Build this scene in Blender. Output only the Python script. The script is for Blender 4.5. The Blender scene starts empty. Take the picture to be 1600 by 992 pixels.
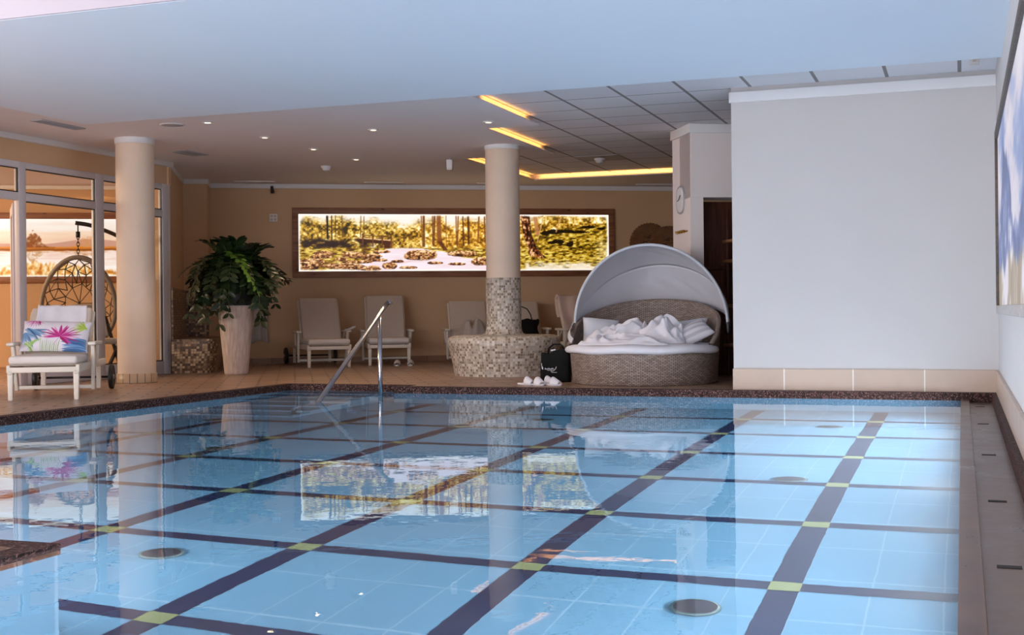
import bpy, bmesh, math, random
import numpy as np
from mathutils import Vector, Matrix, noise
PI = math.pi
R = math.radians
SC = bpy.context.scene
COL = SC.collection

# ------------------------------------------------------------------ camera
CAM = bpy.data.cameras.new('camera')
CAMO = bpy.data.objects.new('camera', CAM)
COL.objects.link(CAMO)
CAM.sensor_width = 36.0
CAM.sensor_fit = 'HORIZONTAL'
CAM.lens = 36.0 * 1959.0 / 1600.0
CAM.shift_y = -(496 - 488.3) / 1600.0
CAM.clip_start = 0.02
_psi, _r = math.atan(703 / 1959.0), 0.0104
_F = Vector((-math.sin(_psi), math.cos(_psi), 0))
_Rt = Vector((math.cos(_psi), math.sin(_psi), 0))
_Z = Vector((0, 0, 1))
_X = _Rt * math.cos(_r) - _Z * math.sin(_r)
_Y = _Z * math.cos(_r) + _Rt * math.sin(_r)
mw = Matrix.Identity(4)
for i in range(3):
    mw[i][0], mw[i][1], mw[i][2] = _X[i], _Y[i], -_F[i]
mw[2][3] = 0.75
CAMO.matrix_world = mw
SC.camera = CAMO

# ------------------------------------------------------------------ world, exposure, big lights
SC.view_settings.view_transform = 'Standard'
SC.view_settings.look = 'None'
SC.view_settings.gamma = 1.0
SC.view_settings.use_curve_mapping = False
SC.view_settings.exposure = 0.12
SC.cycles.use_denoising = True
SC.cycles.max_bounces = 10
SC.cycles.diffuse_bounces = 4
SC.cycles.glossy_bounces = 4
SC.cycles.transmission_bounces = 8
SC.cycles.transparent_max_bounces = 12
SC.cycles.sample_clamp_indirect = 4.0
SC.cycles.blur_glossy = 0.5
SC.cycles.use_light_tree = True
W = bpy.data.worlds.new('world')
SC.world = W
W.use_nodes = True
W.node_tree.nodes['Background'].inputs[0].default_value = (0.5, 0.6, 0.8, 1)
W.node_tree.nodes['Background'].inputs[1].default_value = 0.15


def area(name, loc, target, sx, sy, power, col, shape='RECTANGLE', spread=PI):
    l = bpy.data.lights.new(name, 'AREA')
    l.shape = shape
    l.size, l.size_y = sx, sy
    l.energy = power
    l.color = col
    l.spread = spread
    o = bpy.data.objects.new(name, l)
    o.location = loc
    o.rotation_euler = (Vector(target) - Vector(loc)).to_track_quat('-Z', 'Y').to_euler()
    COL.objects.link(o)
    return o


# daylight through the big windows in the end wall behind the photographer
area('window_and_fill_daylight', (-5.6, -6.85, 1.7), (-5.6, 6, 2.8), 7.0, 2.2, 400, (0.93, 0.95, 1.0))
area('window_and_fill_daylight', (-1.2, -6.85, 1.7), (-1.2, 6, 2.8), 2.4, 2.2, 140, (0.93, 0.95, 1.0))
# room beyond the glass partition: its own ceiling lights
area('lounge_light', (-13.2, 10.2, 2.7), (-12.6, 11.6, 0), 1.6, 1.6, 420, (1.0, 0.76, 0.52))
# added daylight fill against the plain left wall, lifts the soffit and ceilings
area('window_and_fill_daylight', (-9.66, 3.4, 1.5), (0, 4.6, 2.2), 5.0, 1.9, 640, (0.93, 0.95, 1.0))
# underwater pool lamps in the right-hand wall, plus unseen ones added in the near walls (fixtures are built further down)
POOL_LAMPS = [(-0.0182, y, -0.62, -1, 0) for y in (10.6, 9.4, 8.2, 7.0, 5.8, 4.6, 3.4)] + [(x, 1.601, -0.62, 0, 1) for x in (-0.9, -1.9)] + [(x, 3.621, -0.62, 0, 1) for x in (-3.6, -4.8, -6.0)]
for (x, y, z, dx, dy) in POOL_LAMPS:
    area('pool_lamp_light', (x + dx * 0.004, y + dy * 0.004, z), (x + dx, y + dy, z), 0.2, 0.2, 92 if y > 8 else 46, (0.95, 0.96, 1.0), 'DISK')


# ------------------------------------------------------------------ helpers
def lin(c):
    c = c / 255.0
    return c / 12.92 if c <= 0.04045 else ((c + 0.055) / 1.055) ** 2.4


def S(r, g, b):
    return (lin(r), lin(g), lin(b), 1.0)


class NT:
    def __init__(self, name):
        self.m = bpy.data.materials.new(name)
        self.m.use_nodes = True
        self.t = self.m.node_tree
        self.t.nodes.clear()
        self.out = self.t.nodes.new('ShaderNodeOutputMaterial')

    def n(self, kind, props=None, **ins):
        nd = self.t.nodes.new(kind)
        for k, v in (props or {}).items():
            setattr(nd, k, v)
        for k, v in ins.items():
            key = int(k[1:]) if k[0] == 'i' and k[1:].isdigit() else k.replace('_', ' ')
            self.put(nd.inputs[key], v)
        return nd

    def put(self, sock, v):
        if isinstance(v, bpy.types.NodeSocket):
            self.t.links.new(v, sock)
        elif isinstance(v, bpy.types.Node):
            self.t.links.new(v.outputs[0], sock)
        else:
            sock.default_value = v

    def math(self, op, a, b=0.0, c=0.0):
        return self.n('ShaderNodeMath', {'operation': op}, i0=a, i1=b, i2=c).outputs[0]

    def mix(self, f, a, b):
        nd = self.n('ShaderNodeMix', {'data_type': 'RGBA'})
        self.put(nd.inputs[0], f)
        self.put(nd.inputs[6], a)
        self.put(nd.inputs[7], b)
        return nd.outputs[2]

    def coord(self, kind='Object', scale=(1, 1, 1), rot=(0, 0, 0), loc=(0, 0, 0)):
        tc = self.n('ShaderNodeTexCoord')
        mp = self.n('ShaderNodeMapping', Vector=tc.outputs[kind], Scale=scale, Rotation=rot, Location=loc)
        return mp.outputs[0]

    def noise(self, vec, scale, detail=3, rough=0.55):
        return self.n('ShaderNodeTexNoise', Vector=vec, Scale=scale, Detail=detail, Roughness=rough).outputs[0]

    def ramp(self, f, stops):
        nd = self.n('ShaderNodeValToRGB', i0=f)
        cr = nd.color_ramp
        while len(cr.elements) < len(stops):
            cr.elements.new(0.5)
        for e, (p, c) in zip(cr.elements, stops):
            e.position, e.color = p, c
        return nd.outputs[0]

    def bump(self, h, strength=0.3, dist=0.01):
        return self.n('ShaderNodeBump', Height=h, Strength=strength, Distance=dist).outputs[0]

    def done(self, shader):
        self.put(self.out.inputs[0], shader)
        return self.m

    def princ(self, col, rough=0.5, normal=None, **kw):
        p = self.n('ShaderNodeBsdfPrincipled')
        self.put(p.inputs['Base Color'], col)
        self.put(p.inputs['Roughness'], rough)
        if normal is not None:
            self.put(p.inputs['Normal'], normal)
        for k, v in kw.items():
            self.put(p.inputs[k.replace('_', ' ')], v)
        return self.done(p.outputs[0])


def simple(name, col, rough=0.5, var=0.12, vs=6.0, bump=0.0, bs=60.0, **kw):
    t = NT(name)
    co = t.coord()
    nz = t.noise(co, vs)
    c2 = tuple(min(1, x * (1 + var)) for x in col[:3]) + (1,)
    c1 = tuple(x * (1 - var) for x in col[:3]) + (1,)
    c = t.mix(nz, c1, c2)
    nm = t.bump(t.noise(co, bs), bump, 0.004) if bump else None
    return t.princ(c, rough, nm, **kw)


def m_wood(name, dark, light, axis=0, knots=True, rough=0.5):
    t = NT(name)
    sc = [14, 14, 14]
    sc[axis] = 1.2
    co = t.coord(scale=sc)
    g = t.noise(co, 2.2, 5, 0.65)
    c = t.ramp(g, [(0.3, dark), (0.7, light)])
    if knots:
        sk = [5, 9, 9]
        kk = t.n('ShaderNodeTexVoronoi', Vector=t.coord(scale=(3.2, 3.2, 9)), Scale=1.0).outputs['Distance']
        c = t.mix(t.ramp(kk, [(0.06, (1, 1, 1, 1)), (0.13, (0, 0, 0, 1))]), c, tuple(x * 0.25 for x in dark[:3]) + (1,))
    return t.princ(c, rough, t.bump(g, 0.15, 0.003))


def m_brick(name, c1, c2, mortar, bw, rh, ms, rot=0.0, uv=False, offset=0.5, rough=0.5, bump=0.4, dist=0.003, loc=(0, 0, 0), var=0.25, vs=3.0, axes=None, **kw):
    t = NT(name)
    if axes:
        tc = t.n('ShaderNodeTexCoord')
        sp = t.n('ShaderNodeSeparateXYZ', i0=tc.outputs['Object'])
        cb = t.n('ShaderNodeCombineXYZ', i0=sp.outputs[axes[0]], i1=sp.outputs[axes[1]])
        co = t.n('ShaderNodeMapping', Vector=cb.outputs[0], Location=loc).outputs[0]
    else:
        co = t.coord('UV' if uv else 'Object', rot=(0, 0, rot), loc=loc)
    b = t.n('ShaderNodeTexBrick', {'offset': offset}, Vector=co, Color1=c1, Color2=c2, Mortar=mortar, Scale=1.0)
    b.inputs['Brick Width'].default_value = bw
    b.inputs['Row Height'].default_value = rh
    b.inputs['Mortar Size'].default_value = ms
    b.inputs['Mortar Smooth'].default_value = 0.1
    nz = t.noise(t.coord(), vs, 5)
    k = t.math('MULTIPLY_ADD', nz, var * 2, 1 - var)
    vm = t.n('ShaderNodeVectorMath', {'operation': 'SCALE'}, i0=b.outputs[0])
    t.put(vm.inputs['Scale'], k)
    h = t.math('SUBTRACT', 1.0, b.outputs['Fac'])
    return t.princ(vm.outputs[0], rough, t.bump(h, bump, dist), **kw)


def m_mosaic(name, pal, grout, size, rough=0.3):
    t = NT(name)
    co = t.coord('UV', scale=(1 / size, 1 / size, 1))
    fl = t.n('ShaderNodeVectorMath', {'operation': 'FLOOR'}, i0=co)
    wn = t.n('ShaderNodeTexWhiteNoise', {'noise_dimensions': '2D'}, i0=fl.outputs[0])
    n = len(pal)
    r = t.n('ShaderNodeValToRGB', i0=wn.outputs[0])
    cr = r.color_ramp
    cr.interpolation = 'CONSTANT'
    while len(cr.elements) < n:
        cr.elements.new(0.5)
    for i, (e, c) in enumerate(zip(cr.elements, pal)):
        e.position, e.color = i / n, c
    fr = t.n('ShaderNodeVectorMath', {'operation': 'FRACTION'}, i0=co)
    sp = t.n('ShaderNodeSeparateXYZ', i0=fr.outputs[0])
    dx = t.math('ABSOLUTE', t.math('SUBTRACT', sp.outputs[0], 0.5))
    dy = t.math('ABSOLUTE', t.math('SUBTRACT', sp.outputs[1], 0.5))
    g = t.math('GREATER_THAN', t.math('MAXIMUM', dx, dy), 0.44)
    c = t.mix(g, r.outputs[0], grout)
    ro = t.math('MULTIPLY_ADD', g, 0.5, rough)
    return t.princ(c, ro, t.bump(t.math('SUBTRACT', 1.0, g), 0.4, 0.002))


def m_emit(name, col, strength):
    t = NT(name)
    return t.done(t.n('ShaderNodeEmission', Color=col, Strength=strength).outputs[0])


def m_picture(name, strength, base=0.2, rough=0.35):
    t = NT(name)
    a = t.n('ShaderNodeAttribute', {'attribute_name': 'paint'})
    p = t.n('ShaderNodeBsdfPrincipled')
    t.put(p.inputs['Base Color'], t.n('ShaderNodeVectorMath', {'operation': 'SCALE'}, i0=a.outputs['Color']))
    p.inputs['Base Color'].links[0].from_node.inputs['Scale'].default_value = base
    t.put(p.inputs['Roughness'], rough)
    if strength > 0:
        t.put(p.inputs['Emission Color'], a.outputs['Color'])
        t.put(p.inputs['Emission Strength'], strength)
    return t.done(p.outputs[0])


class MB:
    """collects shapes into one mesh with uv in metres"""

    def __init__(self):
        self.bm = bmesh.new()
        self.uv = self.bm.loops.layers.uv.new('UVMap')
        self.slot = 0

    def _mark(self, faces, smooth=False):
        for f in faces:
            f.material_index = self.slot
            f.smooth = smooth

    def box(self, c, s, bev=0.0, seg=2, rot=None, taper=None, smooth=None):
        """centre, size; rot = Matrix 3x3 or z angle; taper scales the bottom"""
        r = bmesh.ops.create_cube(self.bm, size=1.0)
        vs = r['verts']
        M = rot if isinstance(rot, Matrix) else (Matrix.Rotation(rot, 3, 'Z') if rot else Matrix.Identity(3))
        for v in vs:
            k = taper if (taper and v.co.z < 0) else 1.0
            v.co = Vector((v.co.x * s[0] * k, v.co.y * s[1] * k, v.co.z * s[2]))
        fs = list({f for v in vs for f in v.link_faces})
        if bev > 0:
            es = list({e for v in vs for e in v.link_edges})
            rr = bmesh.ops.bevel(self.bm, geom=es, offset=min(bev, 0.49 * min(s)), segments=seg, profile=0.5, affect='EDGES')
            vs = list({v for f in rr['faces'] for v in f.verts} | {v for v in vs if v.is_valid})
            fs = list({f for v in vs for f in v.link_faces})
        for f in fs:
            n = f.normal if f.normal.length > 0 else Vector((0, 0, 1))
            f.normal_update()
            n = f.normal
            ax = max(range(3), key=lambda i: abs(n[i]))
            a, b = [(1, 2), (0, 2), (0, 1)][ax]
            for l in f.loops:
                l[self.uv].uv = (l.vert.co[a] + 5, l.vert.co[b] + 5)
        for v in vs:
            v.co = M @ v.co + Vector(c)
        self._mark(fs, smooth if smooth is not None else (bev > 0 and seg > 1))
        return self

    def beam(self, p0, p1, w, h, bev=0.0, up=(0, 0, 1)):
        p0, p1 = Vector(p0), Vector(p1)
        d = (p1 - p0)
        L = d.length
        d.normalize()
        u = Vector(up)
        if abs(d.dot(u)) > 0.98:
            u = Vector((0, 1, 0))
        x = u.cross(d).normalized()
        y = d.cross(x)
        M = Matrix((x, y, d)).transposed()
        return self.box((p0 + p1) / 2, (w, h, L), bev, 2, M)

    def grid(self, fn, nu, nv, cu=False, su=1.0, sv=1.0, smooth=True, flip=False):
        """fn(u,v)->xyz over the unit square; cu closes u"""
        V = []
        for j in range(nv + 1):
            V.append([self.bm.verts.new(fn(i / nu, j / nv)) for i in range(nu if cu else nu + 1)])
        fs = []
        for j in range(nv):
            for i in range(nu):
                i2 = (i + 1) % nu if cu else i + 1
                q = [V[j][i], V[j][i2], V[j + 1][i2], V[j + 1][i]]
                uvs = [(i / nu * su, j / nv * sv), ((i + 1) / nu * su, j / nv * sv), ((i + 1) / nu * su, (j + 1) / nv * sv), (i / nu * su, (j + 1) / nv * sv)]
                if flip:
                    q.reverse()
                    uvs.reverse()
                try:
                    f = self.bm.faces.new(q)
                except ValueError:
                    continue
                for l, t in zip(f.loops, uvs):
                    l[self.uv].uv = t
                fs.append(f)
        self._mark(fs, smooth)
        return V

    def lathe(self, prof, c=(0, 0, 0), seg=40, capb=False, capt=False, rx=1.0, ry=1.0, smooth=True):
        """prof = [(r,z)...] bottom to top"""
        n = len(prof)
        arc = [0.0]
        for a, b in zip(prof, prof[1:]):
            arc.append(arc[-1] + math.hypot(b[0] - a[0], b[1] - a[1]))
        rm = max(p[0] for p in prof)
        rings = []
        for (r, z) in prof:
            rings.append([self.bm.verts.new((c[0] + r * rx * math.cos(2 * PI * i / seg), c[1] + r * ry * math.sin(2 * PI * i / seg), c[2] + z)) for i in range(seg)])
        fs = []
        for j in range(n - 1):
            for i in range(seg):
                k = (i + 1) % seg
                f = self.bm.faces.new((rings[j][i], rings[j][k], rings[j + 1][k], rings[j + 1][i]))
                us = (i / seg, (i + 1) / seg, (i + 1) / seg, i / seg)
                vs = (arc[j], arc[j], arc[j + 1], arc[j + 1])
                for l, a, b in zip(f.loops, us, vs):
                    l[self.uv].uv = (a * 2 * PI * rm, b)
                fs.append(f)
        self._mark(fs, smooth)
        caps = []
        if capb:
            caps.append(self.bm.faces.new(list(reversed(rings[0]))))
        if capt:
            caps.append(self.bm.faces.new(rings[-1]))
        self._mark(caps, False)
        for f in caps:
            for l in f.loops:
                l[self.uv].uv = (l.vert.co.x, l.vert.co.y)
        return self

    def tube(self, pts, r, seg=8, closed=False, cap=True):
        pts = [Vector(p) for p in pts]
        n = len(pts)
        rs = r if isinstance(r, (list, tuple)) else [r] * n
        rings = []
        prev = None
        for i, p in enumerate(pts):
            if closed:
                d = pts[(i + 1) % n] - pts[i - 1]
            else:
                d = pts[min(i + 1, n - 1)] - pts[max(i - 1, 0)]
            d.normalize()
            if prev is None:
                a = Vector((0, 0, 1)) if abs(d.z) < 0.9 else Vector((1, 0, 0))
                x = a.cross(d).normalized()
            else:
                x = (prev - d * prev.dot(d)).normalized()
            prev = x
            y = d.cross(x)
            rings.append([self.bm.verts.new(p + (x * math.cos(2 * PI * k / seg) + y * math.sin(2 * PI * k / seg)) * rs[i]) for k in range(seg)])
        fs = []
        for i in range(n if closed else n - 1):
            A, B = rings[i], rings[(i + 1) % n]
            for k in range(seg):
                fs.append(self.bm.faces.new((A[k], A[(k + 1) % seg], B[(k + 1) % seg], B[k])))
        if cap and not closed:
            fs.append(self.bm.faces.new(list(reversed(rings[0]))))
            fs.append(self.bm.faces.new(rings[-1]))
        self._mark(fs, True)
        return self

    def poly(self, pts, flip=False):
        vs = [self.bm.verts.new(p) for p in pts]
        if flip:
            vs.reverse()
        f = self.bm.faces.new(vs)
        for l in f.loops:
            l[self.uv].uv = (l.vert.co.x, l.vert.co.y)
        self._mark([f])
        return f

    def prism(self, pts2, z0, z1):
        """vertical prism over a ccw outline"""
        lo = [self.bm.verts.new((p[0], p[1], z0)) for p in pts2]
        hi = [self.bm.verts.new((p[0], p[1], z1)) for p in pts2]
        fs = [self.bm.faces.new(hi), self.bm.faces.new(list(reversed(lo)))]
        n = len(pts2)
        run = 0.0
        for i in range(n):
            k = (i + 1) % n
            f = self.bm.faces.new((lo[i], lo[k], hi[k], hi[i]))
            L = math.hypot(pts2[k][0] - pts2[i][0], pts2[k][1] - pts2[i][1])
            for l, t in zip(f.loops, ((run, z0), (run + L, z0), (run + L, z1), (run, z1))):
                l[self.uv].uv = t
            run += L
            fs.append(f)
        for f in fs[:2]:
            for l in f.loops:
                l[self.uv].uv = (l.vert.co.x, l.vert.co.y)
        self._mark(fs)
        return self

    def build(self, name, mats, parent=None, loc=None):
        me = bpy.data.meshes.new(name)
        self.bm.normal_update()
        self.bm.to_mesh(me)
        self.bm.free()
        for m in (mats if isinstance(mats, (list, tuple)) else [mats]):
            me.materials.append(m)
        o = bpy.data.objects.new(name, me)
        COL.objects.link(o)
        if parent is not None:
            o.parent = parent
        if loc is not None:
            o.location = loc
        return o


def tag(o, label=None, cat=None, group=None, kind=None):
    if label:
        o['label'] = label
    if cat:
        o['category'] = cat
    if group:
        o['group'] = group
    if kind:
        o['kind'] = kind
    return o


def thing(name, label, cat, loc=(0, 0, 0), rz=0.0, group=None):
    o = bpy.data.objects.new(name, None)
    o.empty_display_size = 0.1
    COL.objects.link(o)
    o.location = loc
    o.rotation_euler = (0, 0, rz)
    return tag(o, label, cat, group)


def struct(mb, name, mats, parent=None):
    o = mb.build(name, mats, parent)
    if parent is None:
        o['kind'] = 'structure'
    return o


def copy_tree(o, label=None, loc=None, rz=None, parent=None):
    c = o.copy()
    COL.objects.link(c)
    if parent is not None:
        c.parent = parent
    if label:
        c['label'] = label
    if loc is not None:
        c.location = loc
    if rz is not None:
        c.rotation_euler = (0, 0, rz)
    for ch in list(o.children):
        copy_tree(ch, parent=c)
    return c


# numpy value noise for the printed pictures
def vnoise(x, y, seed=0):
    xi, yi = np.floor(x).astype(np.int64), np.floor(y).astype(np.int64)
    fx, fy = x - xi, y - yi
    fx, fy = fx * fx * (3 - 2 * fx), fy * fy * (3 - 2 * fy)

    def h(a, b):
        k = (a * 374761393 + b * 668265263 + seed * 974711) & 0x7FFFFFFF
        k = ((k ^ (k >> 13)) * 1274126177) & 0x7FFFFFFF
        return ((k ^ (k >> 16)) & 0xFFFF) / 65535.0
    return (h(xi, yi) * (1 - fx) + h(xi + 1, yi) * fx) * (1 - fy) + (h(xi, yi + 1) * (1 - fx) + h(xi + 1, yi + 1) * fx) * fy


def fbm(x, y, seed=0, o=4):
    s, a, t = 0.0, 0.5, 0.0
    for i in range(o):
        s = s + a * vnoise(x * 2 ** i, y * 2 ** i, seed + i * 17)
        t += a
        a *= 0.55
    return s / t


def sst(a, b, x):
    t = np.clip((x - a) / (b - a), 0, 1)
    return t * t * (3 - 2 * t)


def over(img, col, m):
    m = np.clip(m, 0, 1)[..., None]
    return img * (1 - m) + np.array(col, float) * m


def rampc(f, stops):
    ps = [s[0] for s in stops]
    return np.stack([np.interp(f, ps, [s[1][k] for s in stops]) for k in range(3)], -1)


def paint_grid(name, img, fn, mat, parent):
    """img (ny,nx,3) sRGB 0..255, row 0 = top; fn(u,v)->xyz with v=0 at the bottom; colours per vertex"""
    ny, nx, _ = img.shape
    u, v = np.meshgrid(np.linspace(0, 1, nx), np.linspace(1, 0, ny))
    P = np.array([fn(a, b) for a, b in zip(u.ravel(), v.ravel())], float)
    idx = np.arange(nx * ny).reshape(ny, nx)
    q = np.stack([idx[1:, :-1], idx[1:, 1:], idx[:-1, 1:], idx[:-1, :-1]], -1).reshape(-1, 4)
    me = bpy.data.meshes.new(name)
    me.vertices.add(nx * ny)
    me.vertices.foreach_set('co', P.ravel())
    me.loops.add(q.size)
    me.loops.foreach_set('vertex_index', q.ravel().astype(np.int32))
    me.polygons.add(len(q))
    me.polygons.foreach_set('loop_start', np.arange(0, q.size, 4, dtype=np.int32))
    me.update(calc_edges=True)
    c = np.clip(img, 0, 255) / 255.0
    c = np.where(c <= 0.04045, c / 12.92, ((c + 0.055) / 1.055) ** 2.4).reshape(-1, 3)
    at = me.color_attributes.new('paint', 'FLOAT_COLOR', 'POINT')
    at.data.foreach_set('color', np.concatenate([c, np.ones((len(c), 1))], 1).ravel().astype(np.float32))
    me.polygons.foreach_set('use_smooth', np.ones(len(q), bool))
    me.materials.append(mat)
    o = bpy.data.objects.new(name, me)
    COL.objects.link(o)
    o.parent = parent
    return o


# ------------------------------------------------------------------ materials
TH = R(29.6)                                  # the rear wall runs at this angle to the pool
U = Vector((math.cos(TH), math.sin(TH), 0))
Vv = Vector((-math.sin(TH), math.cos(TH), 0))
RW = Vector((-10.78, 16.45, 0))               # origin on the rear wall


def rw(a, b, z=0.0):
    """a along the rear wall, b in front of it (towards the pool)"""
    return RW + U * a - Vv * b + Vector((0, 0, z))


M_plaster = simple('plaster_ceiling', S(238, 230, 230), 0.8, 0.02)
M_soffit = simple('soffit_paint', S(232, 237, 245), 0.75, 0.02, 1.0)
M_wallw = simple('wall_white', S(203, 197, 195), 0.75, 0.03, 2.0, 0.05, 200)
M_wallc = simple('wall_cream', S(214, 176, 138), 0.8, 0.05, 2.0, 0.05, 200)
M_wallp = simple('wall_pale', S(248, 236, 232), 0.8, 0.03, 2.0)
M_column = simple('column_plaster', S(228, 204, 182), 0.7, 0.10, 3.0, 0.06, 90)
M_trimw = simple('trim_white', S(235, 232, 232), 0.55, 0.02)
M_deck = m_brick('deck_tiles', S(166, 134, 112), S(144, 113, 93), S(78, 56, 44), 0.40, 0.20, 0.012, rot=-TH, rough=0.36, bump=0.3, var=0.25, vs=2.2)
M_base = m_brick('baseboard_tiles', S(190, 164, 146), S(182, 156, 138), S(232, 220, 210), 0.62, 0.6, 0.006, axes=(0, 2), loc=(0.32, 0.3, 0), offset=0.0, rough=0.35, bump=0.1, vs=4, var=0.12)
M_base_r = m_brick('baseboard_tiles_side', S(190, 164, 146), S(182, 156, 138), S(232, 220, 210), 0.62, 0.6, 0.006, axes=(1, 2), loc=(0.32, 0.3, 0), offset=0.0, rough=0.35, bump=0.1, vs=4, var=0.12)
M_skirt = m_brick('skirting_tiles', S(150, 108, 78), S(138, 98, 70), S(80, 58, 44), 0.3, 0.4, 0.004, uv=True, offset=0.0, rough=0.4, bump=0.2)


def _granite():
    t = NT('kerb_granite')
    co = t.coord()
    v = t.n('ShaderNodeTexVoronoi', Vector=co, Scale=130.0).outputs['Color']
    g = t.n('ShaderNodeSeparateColor', i0=v).outputs[0]
    c = t.ramp(g, [(0.0, S(22, 13, 13)), (0.5, S(48, 30, 28)), (0.8, S(80, 54, 50)), (1.0, S(132, 98, 92))])
    return t.princ(c, 0.6, None, Specular_IOR_Level=0.12)


M_granite = _granite()


def _gutter():
    t = NT('gutter_stone')
    co = t.coord()
    n1 = t.noise(co, 3.5, 6, 0.65)
    n2 = t.noise(co, 14, 5, 0.6)
    c = t.ramp(n1, [(0.3, S(88, 70, 62)), (0.55, S(124, 102, 92)), (0.75, S(150, 130, 120))])
    c = t.mix(t.math('MULTIPLY', n2, 0.5), c, S(78, 60, 52))
    ro = t.math('MULTIPLY_ADD', n1, 0.5, 0.1)
    return t.princ(c, ro, t.bump(n2, 0.2, 0.004))


M_gutter = _gutter()


def _pooltile(name, col, bw):
    t = NT(name)
    co = t.coord()
    sp = t.n('ShaderNodeSeparateXYZ', i0=co)
    ls = []
    for i, st in ((0, bw), (1, bw * 2), (2, bw)):
        f = t.math('FRACT', t.math('MULTIPLY', t.math('ADD', sp.outputs[i], 40.0 + (0.68 if i == 0 else 0.0)), 1 / st))
        ls.append(t.math('LESS_THAN', f, 0.03))
    g = t.math('MAXIMUM', ls[0], ls[1])
    n1 = t.noise(co, 1.5, 3)
    c = t.mix(n1, tuple(x * 0.9 for x in col[:3]) + (1,), tuple(min(1, x * 1.1) for x in col[:3]) + (1,))
    c = t.mix(t.math('MULTIPLY', g, 0.12), c, S(205, 220, 228))
    return t.princ(c, 0.4)


M_pool = _pooltile('pool_tiles', S(84, 124, 150), 0.2725)
M_pline = simple('pool_line_tiles', S(22, 30, 58), 0.4, 0.2, 9)
M_pyel = simple('pool_cross_tiles', S(108, 116, 82), 0.4, 0.08, 9)
M_chrome = simple('steel', S(190, 190, 195), 0.18, 0.02, metallic=1.0) if False else None


def _steel(name, col, rough):
    t = NT(name)
    n = t.noise(t.coord(), 30)
    return t.princ(t.mix(n, col, tuple(x * 0.9 for x in col[:3]) + (1,)), rough, None, Metallic=1.0)


M_steel = _steel('polished_steel', S(196, 196, 202), 0.16)
M_brass = _steel('brass', S(205, 165, 80), 0.3)
M_white = simple('painted_white_wood', S(226, 214, 200), 0.5, 0.06, 9)
M_alu = simple('white_window_frame', S(214, 208, 212), 0.4, 0.03)
M_black = simple('black_plastic', S(22, 21, 22), 0.45, 0.2)
M_blackf = simple('black_fabric', S(12, 12, 13), 0.8, 0.2, Specular_IOR_Level=0.2)
M_dark = simple('dark_gap', S(30, 26, 26), 0.7, 0.2)
M_linen = simple('lounger_fabric', S(206, 188, 172), 0.85, 0.05, 12, 0.2, 300)
M_linenw = simple('cushion_fabric_pale', S(224, 214, 208), 0.85, 0.04, 12, 0.2, 300)
M_towel = simple('white_towelling', S(232, 228, 234), 0.95, 0.04, 20, 0.35, 400)
M_towelp = simple('pinkish_towelling', S(224, 196, 182), 0.95, 0.05, 20, 0.35, 400)
M_towelg = simple('grey_towelling', S(190, 178, 170), 0.95, 0.05, 20, 0.35, 400)
M_canopy = simple('canopy_fabric', S(206, 202, 208), 0.85, 0.03, 5, 0.1, 300)
M_piping = simple('canopy_piping', S(196, 198, 206), 0.6, 0.03)
M_pillowg = simple('grey_pillow_cotton', S(200, 202, 212), 0.9, 0.04, 8, 0.15, 200)
M_darkwood = m_wood('dark_wood', S(62, 32, 24), S(108, 60, 42), 2, False)
M_framewood = m_wood('picture_frame_wood', S(112, 66, 42), S(164, 108, 72), 0)
M_framepale = m_wood('lit_frame_wood', S(150, 138, 130), S(200, 192, 188), 1)  # light reflected by the bottom rail, put into the wood colour
M_framedark = m_wood('dark_frame_wood', S(62, 50, 44), S(96, 78, 66), 1)  # dark brown wood of the top and side rails
M_shelfwood = m_wood('shelf_wood', S(150, 96, 62), S(186, 130, 90), 0, False)
M_leaf = simple('leaf_green', S(30, 46, 22), 0.3, 0.45, 25)
M_leafl = simple('leaf_bright_green', S(104, 142, 52), 0.32, 0.3, 25)
M_stem = simple('leaf_stem', S(70, 86, 40), 0.5, 0.2)
M_soil = simple('soil', S(44, 32, 24), 0.95, 0.4, 40, 0.5, 80)
M_navy = simple('navy_liner', S(38, 40, 52), 0.45, 0.15)
M_egg = simple('egg_chair_cord', S(112, 96, 84), 0.7, 0.15, 30)
M_eggtube = simple('egg_chair_ring', S(150, 132, 116), 0.6, 0.1, 30)
M_gvent = simple('grey_vent', S(176, 172, 174), 0.6, 0.05)
M_gback = simple('vent_shadow_grey', S(96, 90, 92), 0.7, 0.05)
M_led = m_emit('led_strip', (1.0, 0.46, 0.12, 1), 1.5)
M_lamp = m_emit('downlight_lamp', (1.0, 0.78, 0.5, 1), 6.0)
M_poollamp = m_emit('pool_lamp_lens', (0.85, 0.95, 1.0, 1), 2.0)


def _pot():
    t = NT('ribbed_terracotta')
    co = t.coord(scale=(30, 30, 3))
    n = t.noise(co, 1.6, 5, 0.65)
    c = t.ramp(n, [(0.3, S(184, 160, 146)), (0.7, S(230, 212, 202))])
    return t.princ(c, 0.8, t.bump(n, 0.5, 0.01))


M_pot = _pot()
M_mos = m_mosaic('mosaic_beige', [S(206, 194, 182), S(186, 172, 160), S(156, 138, 120), S(224, 214, 204), S(130, 112, 92), S(200, 182, 164), S(172, 158, 146), S(214, 204, 194), S(138, 120, 98), S(192, 180, 170)], S(206, 194, 178), 0.031)
M_mosd = m_mosaic('mosaic_dark', [S(126, 98, 76), S(156, 124, 94), S(92, 68, 52), S(206, 178, 142), S(110, 82, 62), S(176, 144, 110), S(84, 62, 48), S(190, 164, 132)], S(120, 98, 80), 0.032)
M_mosk = m_brick('column_skirting', S(190, 160, 132), S(180, 150, 122), S(120, 96, 78), 0.085, 0.3, 0.006, uv=True, offset=0.0, rough=0.4, bump=0.2)


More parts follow.
